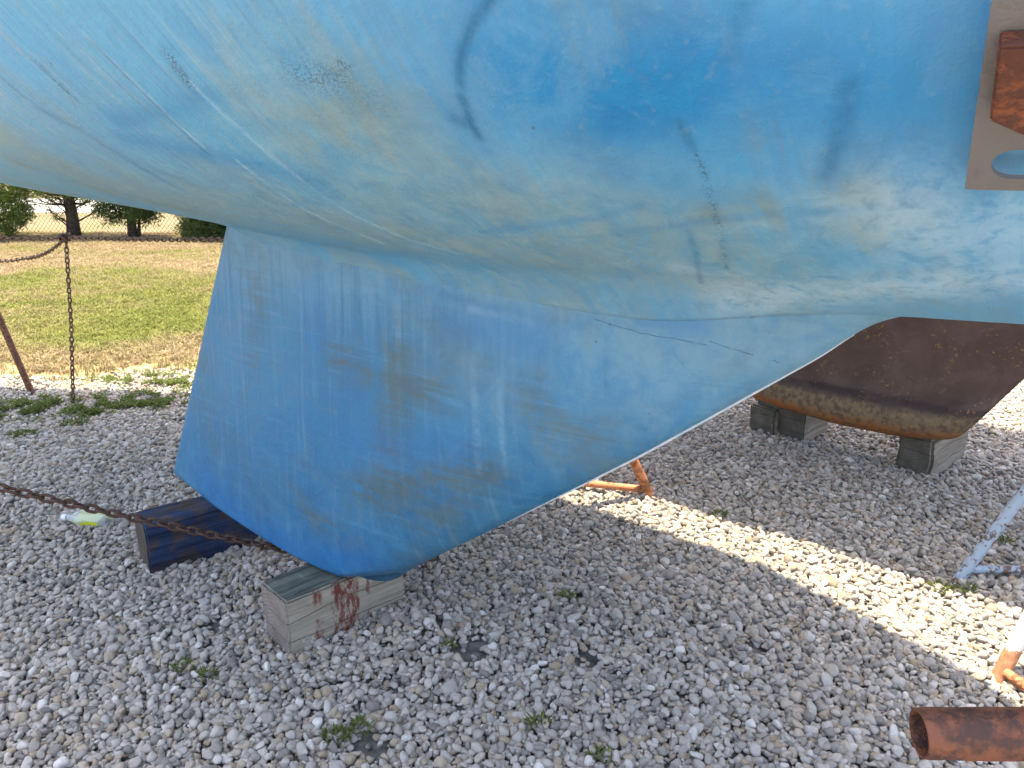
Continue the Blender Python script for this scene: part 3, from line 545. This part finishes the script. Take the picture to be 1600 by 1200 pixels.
h, nr = hull_head((2.5, 2.72), O2, SX2, SW2); stand('chipped pale blue jack stand in front of the brown keel', [(1.537, 2.351), (2.72, 2.33), (2.7, 3.4)], (2.48, 2.70, 1.2), (2.48, 2.70, max(1.26, h[2])), [M['bluep']], ((0, 1), (1, 2)), r=.019, padn=nr)
h, nr = hull_head((2.0, 2.22), O2, SX2, SW2); stand('worn white jack stand with an orange rusted foot on sunlit gravel', [(1.345, 1.812), (1.57, 1.15), (2.35, 1.75)], (1.98, 2.19, 1.05), h, [M['whitep'], M['whitep'], M['whitep'], M['orange']], ((0, 1), (1, 2)), r=.021, padn=nr)
h, nr = hull_head((-3.22, 4.5)); stand('rusty brown jack stand leg at the lawn edge by the hanging chain', [(-2.94, 4.50), (-3.75, 4.15), (-3.66, 5.05)], (-3.2, 4.5, 1.08), h, [M['rust']], ((1, 2),), r=.019, padn=nr)
h, nr = hull_head((-1.93, 1.60)); stand('rusty jack stand holding the near end of the taut chain', [(-1.75, 1.86), (-2.4, 1.75), (-1.95, 1.0)], (-1.95, 1.60, 1.0), h, [M['rust']], ((0, 1), (1, 2)), r=.02, padn=nr)
# the near stand: its plate against the hull, rusted head and open pipe handle
C0 = hit_hull(1508, 289)
e_ = .02; gs = (hull_z(C0[0] + e_, C0[1]) - C0[2]) / e_; gw = (hull_z(C0[0], C0[1] + e_) - C0[2]) / e_
nrm = np.append(-(gs * D + gw * N), 1.0); nrm /= np.linalg.norm(nrm); nrm = -nrm                 # outward, towards the camera
base = np.array([*boat_to_world(C0)]) + nrm * .026
def on_plane(px, py, off=0.0):
    r = ray(px, py); c = np.array([0, 0, CAM_H]); return c + r * (((base + nrm * off - c) @ nrm) / (r @ nrm))
p0, pu, pr = on_plane(1508, 289), on_plane(1548, 10), on_plane(1640, 292)
ux = pr - p0; ux /= np.linalg.norm(ux); uy = pu - p0; uy -= ux * (uy @ ux); uy /= np.linalg.norm(uy)
print('plate', p0, nrm, np.linalg.norm(p0 - [0, 0, 1.4]), 'uy', uy)
lean = (pu - p0) @ ux / ((pu - p0) @ uy)
near = empty('jack_stand', (.72, .56, 0)); tag(near, 'jack stand with grey slotted steel plate against the hull and open rusty pipe handle', 'jack stand', 'jack stands propping the boats')
PW_, PH_ = .20, .22
def uvp(u, v, off=0.0): return Vector(p0 + ux * (u + v * lean) + uy * v + nrm * off)
def plane_uv(px, py, off=0.0):
    q = on_plane(px, py, off) - (p0 + nrm * off); v = q @ uy; return q @ ux - v * lean, v
bm = bmesh.new(); th = .006
sc_u, sc_v = plane_uv(1575, 250); er = abs(plane_uv(1575, 226)[1] - plane_uv(1575, 272)[1]) / 2; sl_l = plane_uv(1549, 250)[0] + er; sl_r = sl_l + .075
outer = [(0.002, 0), (PW_, 0), (PW_, PH_), (0, PH_), (0, .002)]
slot = [(sl_l - er * math.sin(a), sc_v + er * math.cos(a)) for a in np.linspace(0, math.pi, 14)] + [(sl_r + er * math.sin(a), sc_v - er * math.cos(a)) for a in np.linspace(0, math.pi, 14)]
for loop in (outer, slot):
    vs = [bm.verts.new(uvp(u, v)) for u, v in loop]
    for i in range(len(vs)): bm.edges.new((vs[i], vs[(i + 1) % len(vs)]))
bmesh.ops.triangle_fill(bm, use_beauty=True, edges=bm.edges[:])
ex = bmesh.ops.extrude_face_region(bm, geom=bm.faces[:]); bmesh.ops.translate(bm, verts=[v for v in ex['geom'] if isinstance(v, bmesh.types.BMVert)], vec=Vector(nrm * th))
obj_bm('plate', bm, M['plate'], near, False, True)
# rusted swivel head standing off the plate
bm = bmesh.new(); o1, o2_ = th + .0005, th + .022
pg = [plane_uv(x, y, o2_) for x, y in ((1560, 76), (1546, 190), (1600, 214))]; pg = [pg[0], pg[1], pg[2], (pg[2][0] + .03, pg[2][1] - .002), (pg[2][0] + .055, pg[1][1]), (pg[2][0] + .055, pg[0][1])]
lo = [bm.verts.new(uvp(u, v, o1)) for u, v in pg]; hi = [bm.verts.new(uvp(u, v, o2_)) for u, v in pg]
bm.faces.new(lo); bm.faces.new(hi)
for i in range(len(pg)): bm.faces.new((lo[i], lo[(i + 1) % len(pg)], hi[(i + 1) % len(pg)], hi[i]))
bmesh.ops.bevel(bm, geom=bm.edges[:], offset=.0018, segments=2, affect='EDGES'); obj_bm('swivel_head', bm, M['screw'], near, True, True, 40)
hc = uvp(pg[2][0] + .03, (pg[0][1] + pg[1][1]) / 2, o2_)
tube_top = Vector((.66, .56, 1.0)); bm = bmesh.new(); tube_bm(bm, [hc, hc + Vector((.035, -.01, -.03)), Vector((.70, .56, 1.18)), Vector((.715, .56, .86))], .014, 16); obj_bm('screw', bm, M['screw'], near, True, True, 40)
r0 = ray(1436, 1146); zc_ = .74; pa = np.array([0, 0, CAM_H]) + r0 * zc_; r1 = ray(1660, 1146); pb = np.array([0, 0, CAM_H]) + r1 * (zc_ * .985); dv = Vector(pb - pa).normalized()
bm = bmesh.new(); P0 = Vector(pa); rr = 38.5 / F * zc_; L_ = .30
outr = tube_bm(bm, [P0, P0 + dv * .006] + [P0 + dv * (.006 + L_ * k / 24) for k in range(1, 25)], rr, 40, False, [rr * .95, rr * .99] + [rr * (.99 + .05 * k / 24) for k in range(1, 25)]); inr = tube_bm(bm, [P0, P0 + dv * .004, P0 + dv * L_], rr, 40, False, [rr * .86, rr * .83, rr * .83])
for a, b in ((outr[0], inr[0]), (outr[-1], inr[-1])):
    for k in range(40): bm.faces.new((a[k], a[(k + 1) % 40], b[(k + 1) % 40], b[k]))
for v in bm.verts: v.co += mnoise.noise_vector(v.co * 28) * .0009
obj_bm('pipe_handle', bm, M['pipe'], near, True, True, 40)
ct = P0 + dv * L_
bm = bmesh.new(); tube_bm(bm, [Vector((.72, .56, 1.0)), Vector((.72, .56, .62))], .032, 24); obj_bm('socket', bm, M['rust'], near, True, True, 40)
for f in ((.95, .95), (1.05, .2), (.45, .15)):
    bm = bmesh.new(); tube_bm(bm, [Vector((.72, .56, .78)), Vector((*f, -.005))], .02, 16); obj_bm('leg', bm, M['rust'], near, True, True, 40)

# ------------------------------------------------------------------ chains
def chain(label, pts, mat, sag=0.0, pitch=.0265, wire=.0042, group='rusty chains strung between the jack stands', twist=0.0):
    P = []; pts = [Vector(p) for p in pts]
    for a, b in zip(pts[:-1], pts[1:]):
        for t in np.linspace(0, 1, 60)[:-1]: q = a.lerp(b, t); q.z -= sag * 4 * t * (1 - t); P.append(q)
    P.append(pts[-1]); ln = [0.0]
    for a, b in zip(P[:-1], P[1:]): ln.append(ln[-1] + (b - a).length)
    n = int(ln[-1] / pitch); bm = bmesh.new()
    def at(d):
        k = min(max(np.searchsorted(ln, d) - 1, 0), len(P) - 2); f = (d - ln[k]) / max(ln[k + 1] - ln[k], 1e-6); return P[k].lerp(P[k + 1], f)
    for i in range(n):
        c = at((i + .5) * pitch); t = (at((i + .9) * pitch) - at((i + .1) * pitch)).normalized()
        up = Vector((0, 0, 1)) if abs(t.z) < .9 else Vector((0, -1, 0)); s = t.cross(up).normalized(); u2 = s.cross(t)
        ang = (math.pi / 2 if i % 2 else 0) + twist + random.uniform(-.18, .18); s2 = s * math.cos(ang) + u2 * math.sin(ang)
        half = pitch * .5 + wire * .9 - wire; hw = pitch * .33; ring = []
        for a in np.linspace(0, 2 * math.pi, 17)[:-1]:
            x = math.cos(a); y = math.sin(a); xx_ = (half - hw * .0) * x + (math.copysign(1, x) * .15 * pitch if abs(x) > .1 else 0); ring.append(c + t * xx_ + s2 * (hw * y))
        # sweep a closed ring
        vr = []; nrm_ = t.cross(s2)
        for k in range(16):
            tg = (ring[(k + 1) % 16] - ring[k - 1]).normalized(); b1 = nrm_; b2 = tg.cross(b1); vr.append([bm.verts.new(ring[k] + (b1 * math.cos(q) + b2 * math.sin(q)) * wire) for q in (0, 1.047, 2.094, 3.1416, 4.189, 5.236)])
        for k in range(16):
            for q in range(6): bm.faces.new((vr[k][q], vr[k][(q + 1) % 6], vr[(k + 1) % 16][(q + 1) % 6], vr[(k + 1) % 16][q]))
    o = obj_bm('chain', bm, mat, None, True); tag(o, label, 'chain', group); return o
KN = (-2.50, 4.36, .965)
chain('taut dark rusty chain running down past the bottle to the blue keel', [(-1.87, 1.66, .84), (-.72, 2.265, .155), (-.25, 2.45, .03)], M['chain'], .012, pitch=.029, wire=.0046)
chain('rusty chain hanging straight down onto the weedy gravel', [KN, (-2.545, 4.345, .45), (-2.60, 4.33, .0)], M['chain2'], pitch=.0285, wire=.0044)
chain('long rusty chain stretched level in front of the tree trunks', [(-3.2, 4.46, .985), KN, (.05, 3.0, 1.12)], M['chain2'], .02, pitch=.0285, wire=.0044)
chain('short slack chain drooping left from the chain knot', [KN, (-3.0, 4.75, .80), (-3.52, 5.0, .80)], M['chain2'], .03, pitch=.0285, wire=.0044)
bm = bmesh.new()
for k in range(5):
    c = Vector(KN) + Vector((random.uniform(-.03, .03), random.uniform(-.02, .02), random.uniform(-.01, .03))); a = Vector((random.gauss(0, 1), random.gauss(0, 1), random.gauss(0, 1))).normalized(); b = a.orthogonal().normalized(); d_ = a.cross(b)
    tube_bm(bm, [c + b * math.cos(q) * .022 + d_ * math.sin(q) * .016 for q in np.linspace(0, 6.28, 14)], .0055, 8)
tag(obj_bm('chain_knot', bm, M['chain'], None, True), 'bunched rusty chain links knotted at the top of the hanging chain', 'chain knot')

# ------------------------------------------------------------------ plastic bottle
bp = ground(140, 822); bang = math.atan2(-.10, 1.0)
bt = empty('plastic_bottle', (bp[0] - .09, bp[1], .006), bang); tag(bt, 'crumpled clear plastic bottle with yellow liquid lying on the gravel', 'bottle')
pm = NT('clear_plastic', .12, .5); pm.b.inputs['Transmission Weight'].default_value = .72; pm.b.inputs['IOR'].default_value = 1.3; pm.color((.86, .90, .90))
lq = NT('yellow_liquid', .15, .5); lq.b.inputs['Transmission Weight'].default_value = .25; lq.color((.75, .78, .04))
def lathe_x(prof, seg, squash=None, cut=None):
    bm = bmesh.new(); rg = []
    for x, r in prof: 
        row = []
        for k in range(seg):
            a = 2 * math.pi * k / seg; rr = r * (1 + (.05 * math.sin(3 * a + x * 60) if squash and .04 < x < .17 else 0)); y, z = rr * math.cos(a), rr * math.sin(a)
            if cut is not None: z = min(z, cut)
            row.append(bm.verts.new((x, y, z + .032)))
        rg.append(row)
    for a, b in zip(rg[:-1], rg[1:]):
        for k in range(seg): bm.faces.new((a[k], a[(k + 1) % seg], b[(k + 1) % seg], b[k]))
    bm.faces.new(rg[0]); bm.faces.new(rg[-1]); return bm
prof = [(.0, .011), (.022, .011), (.024, .0125), (.028, .012), (.05, .026), (.065, .031), (.09, .030), (.11, .0275), (.125, .030), (.15, .031), (.175, .031), (.185, .027)]
obj_bm('body', lathe_x(prof, 28, True), pm.m, bt, True, False, 50)
obj_bm('liquid', lathe_x([(x, r * 1.02) for x, r in prof if .03 <= x <= .15], 28, None, .0), lq.m, bt, True, False, 50)
obj_bm('cap', lathe_x([(-.012, .0125), (.004, .0135), (.008, .0135)], 20), M['white'], bt, True, False, 40)

# ------------------------------------------------------------------ leaves, weeds and trees
def leaf_mesh(name, C, Dr, Up, Ln, Wd, tone, mat, parent=None, fold=.25):
    """pointed leaves: centre base C, direction Dr, side from Up; six-vertex blades"""
    Dr = Dr / np.linalg.norm(Dr, axis=1)[:, None]; Sd = np.cross(Dr, Up); Sd /= np.maximum(np.linalg.norm(Sd, axis=1)[:, None], 1e-6); Nm = np.cross(Sd, Dr)
    Ln = Ln[:, None]; Wd = Wd[:, None]; n = len(C)
    p0 = C; pl = C + Dr * Ln * .45 - Sd * Wd * .5 + Nm * Wd * fold; pr = C + Dr * Ln * .45 + Sd * Wd * .5 + Nm * Wd * fold; p1 = C + Dr * Ln - Nm * Ln * .06
    V = np.stack([p0, pl, p1, pr], 1).reshape(-1, 3); i = np.arange(n)[:, None] * 4; Fq = i + np.array([[0, 1, 2, 3]])
    me = from_arrays(name, V, Fq, False); a = me.attributes.new('tone', 'FLOAT', 'POINT'); a.data.foreach_set('value', np.repeat(tone, 4).astype(np.float32)); return link_mesh(name, me, mat, parent)
def weed_clump(xy, r, n, label):
    z = float(hgt(*xy)); root = bpy.data.objects
    a = rng.uniform(0, 6.28, n); q = r * np.sqrt(rng.random(n)); C = np.stack([q * np.cos(a) * 1.5, q * np.sin(a), rng.uniform(0, .012, n)], -1)
    Dr = np.stack([np.cos(a + rng.normal(0, .8, n)), np.sin(a + rng.normal(0, .8, n)), rng.uniform(.25, 1.3, n)], -1)
    o = leaf_mesh('weed', C, Dr, np.tile([0., 0, 1], (n, 1)) + rng.normal(0, .3, (n, 3)), rng.uniform(.012, .03, n), rng.uniform(.004, .008, n), rng.random(n), M['weed']); o.location = (xy[0], xy[1], z + .004)
    tag(o, label, 'weed', 'small green weeds sprouting through the gravel')
for px, py, r, n, lb in [(288, 1050, .018, 60, 'small green weed in the gravel, left of a paler sprig below the banded block'), (325, 1063, .016, 50, 'bright green weed sprig in the gravel below the banded timber block'),
    (525, 1153, .022, 80, 'green weed tuft at the bottom edge beside bare dark soil'), (563, 1138, .022, 80, 'dark green weed tuft just above the patch of bare dark soil'),
    (842, 1135, .018, 50, 'low green weed in shaded gravel at the bottom centre'), (885, 940, .012, 40, 'tiny green weed in shaded gravel below the keel leading edge'), (1124, 806, .018, 60, 'small weed in shaded gravel just beyond the sunlit strip'),
    (940, 1188, .018, 50, 'green weed cut by the bottom frame edge'), (700, 1020, .010, 30, 'tiny weed beside bare soil right of the banded block'),
    (1470, 918, .03, 70, 'yellow green weed patch at the foot of the pale blue stand'), (1510, 925, .02, 40, 'small yellow green weed on sunlit gravel beside the pale blue stand'), (1575, 850, .025, 50, 'dark weed in the shade between the legs of the pale blue stand'),
    (38, 682, .05, 220, 'flat green weed patch in shaded gravel at the far left'), (115, 664, .05, 240, 'green weed patch just below the foot of the hanging chain')]:
    weed_clump(ground(px, py), r, n, lb)
# creeping green cover along the shadow edge under the stern
n = 15000; C = []; ctr = [(ground(px, py), rx, ry) for px, py, rx, ry in ((110, 632, .34, .12), (60, 640, .30, .10), (190, 628, .36, .12), (255, 622, .30, .10), (20, 650, .25, .10), (150, 645, .22, .07), (240, 636, .22, .07), (285, 600, .3, .08), (215, 592, .3, .1))]
for c_, rx, ry in ctr:
    k = n // len(ctr); C.append(np.stack([c_[0] + rng.normal(0, rx * .5, k), c_[1] + rng.normal(0, ry * .7, k)], -1))
C = np.concatenate(C); cl = np.array([mnoise.noise(Vector((x * 9, y * 9, 3))) for x, y in C]); C = C[cl > .06]; n = len(C); a = rng.uniform(0, 6.28, n)
o = leaf_mesh('ground_cover', np.column_stack([C, hgt(C[:, 0], C[:, 1]) + rng.uniform(.006, .028, n)]), np.stack([np.cos(a), np.sin(a), rng.uniform(.1, 1.1, n)], -1), np.tile([0., 0, 1], (n, 1)) + rng.normal(0, .3, (n, 3)), rng.uniform(.014, .034, n), rng.uniform(.006, .012, n), rng.random(n), M['weed'])
tag(o, 'low green weeds creeping over gravel at the edge of the lawn', 'ground cover', kind='stuff')

# lawn grass: tufts scattered on the lawn sheet
def mat_grass():
    m = NT('grass_blade', .75, .2); P = m.n('ShaderNodeObjectInfo'); loc = P.outputs['Location']; y = m.sep(loc)[1]
    a = m.noise(loc, .55, 4, .6, .4); r = P.outputs['Random']; b = m.math('ADD', a, m.math('MULTIPLY', m.math('SUBTRACT', r, .5), .16))
    band = m.math('MULTIPLY', m.ramp(y, 5.4, 6.3), m.ramp(y, 8.6, 11.0, 1, 0)); b = m.math('ADD', b, m.math('MULTIPLY', m.math('SUBTRACT', band, .5), .16))
    dry = m.mix(r, (.245, .19, .10), (.39, .30, .175)); gr = m.mix(r, (.105, .13, .026), (.235, .24, .055))
    c = m.mix(m.ramp(b, .42, .64), dry, gr); m.color(c)
    tr = m.n('ShaderNodeBsdfTranslucent'); m.L(c, tr.inputs[0]); ms = m.n('ShaderNodeMixShader'); ms.inputs[0].default_value = .3
    m.L(m.b.outputs[0], ms.inputs[1]); m.L(tr.outputs[0], ms.inputs[2]); m.L(ms.outputs[0], m.t.nodes['Material Output'].inputs[0]); return m.m
M['grass'] = mat_grass()
def tuft(i):
    r = np.random.default_rng(500 + i); n = 16; V = []; Fq = []
    for k in range(n):
        a = r.uniform(0, 6.28); q = .035 * math.sqrt(r.random()); bx, by = q * math.cos(a), q * math.sin(a); a2 = r.uniform(0, 6.28); ln = r.uniform(.015, .05); lean = r.uniform(.2, 1.3); wd = .0028
        dx, dy = math.cos(a2), math.sin(a2); sx, sy = -dy * wd, dx * wd; b = len(V); h1 = ln * .6; h2 = ln * (.95 if lean < .8 else .75)
        V += [(bx - sx, by - sy, -.005), (bx + sx, by + sy, -.005), (bx + dx * ln * lean * .35 + sx * .8, by + dy * ln * lean * .35 + sy * .8, h1), (bx + dx * ln * lean * .35 - sx * .8, by + dy * ln * lean * .35 - sy * .8, h1), (bx + dx * ln * lean, by + dy * ln * lean, h2), (bx + dx * ln * lean + sx * .2, by + dy * ln * lean + sy * .2, h2)]
        Fq += [(b, b + 1, b + 2, b + 3), (b + 3, b + 2, b + 5, b + 4)]
    me = from_arrays('tuft', V, Fq, False); me.materials.append(M['grass']); return bpy.data.objects.new('tuft', me)
nb = 150000; X = rng.uniform(-13, 4, nb); Y = 4.55 + 10.2 * rng.random(nb) ** 1.25
k = (np.abs(X + .36 * Y) < .50 * Y * .75 + 1.1) & (Y > edge_y(X) - .1 + rng.exponential(.3, nb)); X, Y = X[k], Y[k]
k = rng.random(len(X)) < np.clip((Y - edge_y(X)) / .9 + .12, 0, 1); X, Y = X[k], Y[k]; n = len(X); print('tufts', n)
zt = -.004 + .016 * (1 + np.sin(1.1 * X) * np.sin(.9 * Y)) * np.clip((Y - 5.2) / 1, 0, 1); sc_ = rng.uniform(.7, 1.5, n)
tag(scatter('lawn_grass', np.stack([X, Y, zt], -1), np.stack([rng.normal(0, .1, n), rng.normal(0, .1, n), rng.uniform(0, 6.28, n)], -1), np.stack([sc_, sc_, sc_ * rng.uniform(.7, 1.1, n)], -1), rng.integers(0, 8, n), [tuft(i) for i in range(8)], 'tuft_shapes'),
    'short half dry grass growing between the gravel and the fence', 'grass', kind='stuff')

# chain-link fence behind the trees
FY = 14.35; fx0, fx1, fh = -17.0, 6.0, 1.5
fr_ = empty('chain_link_fence', (fx0, FY, 0)); tag(fr_, 'rusting chain link fence running behind the row of trees', 'fence')
p_ = .075; V, Fq = [], []; nd = int((fx1 - fx0) / p_); hz = fh * p_ / (p_ * 1.15)
wr = .0026
for d_ in (1, -1):
    for i in range(-int(fh / p_) - 2, nd + int(fh / p_) + 2):
        xa = fx0 + i * p_; xb = xa + d_ * fh / 1.25; za, zb_ = .04, fh
        lo_, hi_ = fx0, fx1; ta, tb2 = 0.0, 1.0
        if d_ > 0: ta = max(0, (lo_ - xa) / (xb - xa)); tb2 = min(1, (hi_ - xa) / (xb - xa))
        else: ta = max(0, (hi_ - xa) / (xb - xa)); tb2 = min(1, (lo_ - xa) / (xb - xa))
        if tb2 <= ta: continue
        A_ = np.array([xa + (xb - xa) * ta, FY + d_ * .003, za + (zb_ - za) * ta]); B_ = np.array([xa + (xb - xa) * tb2, FY + d_ * .003, za + (zb_ - za) * tb2])
        t = (B_ - A_) / np.linalg.norm(B_ - A_); s_ = np.cross(t, [0, 1, 0]) * wr; q_ = np.array([0, wr, 0]); b = len(V)
        for P_ in (A_, B_): V += [P_ + s_, P_ + q_, P_ - s_, P_ - q_]
        for k in range(4): Fq.append((b + k, b + (k + 1) % 4, b + 4 + (k + 1) % 4, b + 4 + k))
link_mesh('mesh_panel', from_arrays('mesh_panel', V, Fq, False), M['wire'], fr_, True)
for i in range(9):
    x = fx0 + .6 + i * 2.75; bm = bmesh.new(); tube_bm(bm, [(x, FY + .035, -.05), (x, FY + .035, fh + .06)], .026, 12); obj_bm('post', bm, M['wire'], fr_, True, True, 40)
bm = bmesh.new(); tube_bm(bm, [(fx0, FY + .03, fh), (fx1, FY + .03, fh)], .02, 10); obj_bm('top_rail', bm, M['wire'], fr_, True, True, 40)

def tree(x, y, label, trunk_r, h0, ht, cr, nleaf, seed, mat, twist=.0, stems=((0, 0, 1.0),), low_twigs=0, boxy=False, name='tree'):
    r = np.random.default_rng(seed); root = empty(name, (x, y, 0)); tag(root, label, 'tree', 'row of trees along the fence'); bm = bmesh.new(); tips = []
    for sx, sy, sr in stems:
        base = Vector((sx * .5, sy * .5, -.05)); pts = [base]; 
        for k in range(1, 9): pts.append(Vector((base.x + sx * k * .35 + r.normal(0, .02), base.y + sy * k * .3 + r.normal(0, .02), ht * .85 * k / 8)))
        tube_bm(bm, pts, .1, 14, True, [trunk_r * sr * (1.25 if k == 0 else 1) * (1 - .085 * k) * (1 + r.normal(0, .05)) for k in range(9)])
        for k in range(30):
            z = r.uniform(max(h0 * .75, .12), ht * .8); f = z / (ht * .85) * 8; i = min(int(f), 7); p = pts[i].lerp(pts[i + 1], f - i); a = r.uniform(0, 6.28); ln = cr * (1 - .55 * z / ht) * r.uniform(.6, 1.0)
            q = p + Vector((math.cos(a) * ln, math.sin(a) * ln, ln * r.uniform(.05, .7))); mid = p.lerp(q, .5) + Vector((0, 0, -.04)); tube_bm(bm, [p, mid, q], .02, 6, True, [trunk_r * .16 * sr + .005, trunk_r * .1 * sr + .004, .004]); tips.append((p, q))
    twl = []
    for k in range(low_twigs):
        z = r.uniform(.12, .75); a = r.uniform(0, 6.28); ln = r.uniform(.4, 1.0); p = Vector((math.cos(a) * trunk_r * .7, math.sin(a) * trunk_r * .7, z)); q = p + Vector((math.cos(a) * ln, math.sin(a) * ln * .6, ln * r.uniform(.15, .7))); pts = [p]
        for t in (.33, .66, 1.0): pts.append(p.lerp(q, t) + Vector((r.normal(0, .04), r.normal(0, .04), r.normal(0, .03))))
        tube_bm(bm, pts, .01, 6, True, [.016, .011, .007, .003]); twl += pts[1:]
        for t in range(5): b = pts[r.integers(1, 4)]; e = b + Vector((r.normal(0, .16), r.normal(0, .14), r.uniform(-.02, .22))); tube_bm(bm, [b, e], .004, 5, True, [.005, .002]); twl += [e, b.lerp(e, .6)]
    obj_bm('trunk', bm, M['bark'], root, True)
    # foliage: sprays of narrow leaves clustered round twig points spread through the crown's volume
    nc = nleaf // 26; cen = []
    while len(cen) < nc:
        z = r.uniform(h0, ht) if r.random() < .5 else r.uniform(h0, min(h0 + 1.3, ht)); f = (z - h0) / (ht - h0); rad = cr * (1 if boxy else (math.sin(math.pi * min(1, (.32 + f * .68))) ** .7 if f > .05 else .72)); a = r.uniform(0, 6.28); q = rad * (r.random() ** .38)
        c = np.array([math.cos(a) * q, math.sin(a) * q * (.8 if boxy else 1), z]); nz = mnoise.noise(Vector((c[0] * 3.2 + seed, c[1] * 3.2, c[2] * 3.0)))
        if nz > (-.35 if boxy else -.10): cen.append(c)
    cen = np.array(cen); C, Dv = [], []
    for c in cen:
        m_ = 26; ax = r.normal(0, .8, 3) + np.array([c[0], c[1], .35]); ax /= np.linalg.norm(ax); t = r.uniform(-.12, .14, m_)[:, None]; C.append(c + ax * t + r.normal(0, .028, (m_, 3))); Dv.append(ax * .8 + r.normal(0, .62, (m_, 3)))
    for p in twl:
        m_ = int(r.integers(2, 12)); C.append(np.array(p) + r.normal(0, .03, (m_, 3))); Dv.append(r.normal(0, .7, (m_, 3)) + np.array([0, 0, .2]))
    C = np.concatenate(C); Dv = np.concatenate(Dv); n = len(C); tn = np.clip(.45 + .35 * np.array([mnoise.noise(Vector((c[0] * 2.5 + seed, c[1] * 2.5, c[2] * 2.5))) for c in C]) + r.normal(0, .22, n), 0, 1)
    leaf_mesh('crown', C, Dv, r.normal(0, 1, (n, 3)) + [0, 0, .8], r.uniform(.045, .095, n), r.uniform(.010, .018, n), tn, mat, root, .15)
    return root
ty = 13.5
tree(-9.05, ty - .2, 'bushy tree with bright low foliage at the far left of the fence', .10, .10, 3.2, .82, 40000, 31, M['leafl'])
tree(-7.74, ty + .25, 'tree with thick dark trunk and sparse bare low twigs', .105, .72, 3.8, .95, 16000, 32, M['leafl'], low_twigs=16, stems=((0, 0, 1.0), (.045, .02, .62)))
tree(-6.62, ty + .1, 'small tree with dark low crown and thin second stem', .08, .34, 2.7, .55, 22000, 33, M['leafd'], stems=((0, 0, 1.0), (.16, .03, .38), (-.02, .05, .5)))
tree(-4.95, ty + .2, 'dense dark clipped tree beside the trailing edge of the blue keel', .12, .06, 2.6, .80, 62000, 34, M['leafd'], boxy=True, stems=((0, 0, .8), (-.05, .02, .6), (.08, 0, .6)))
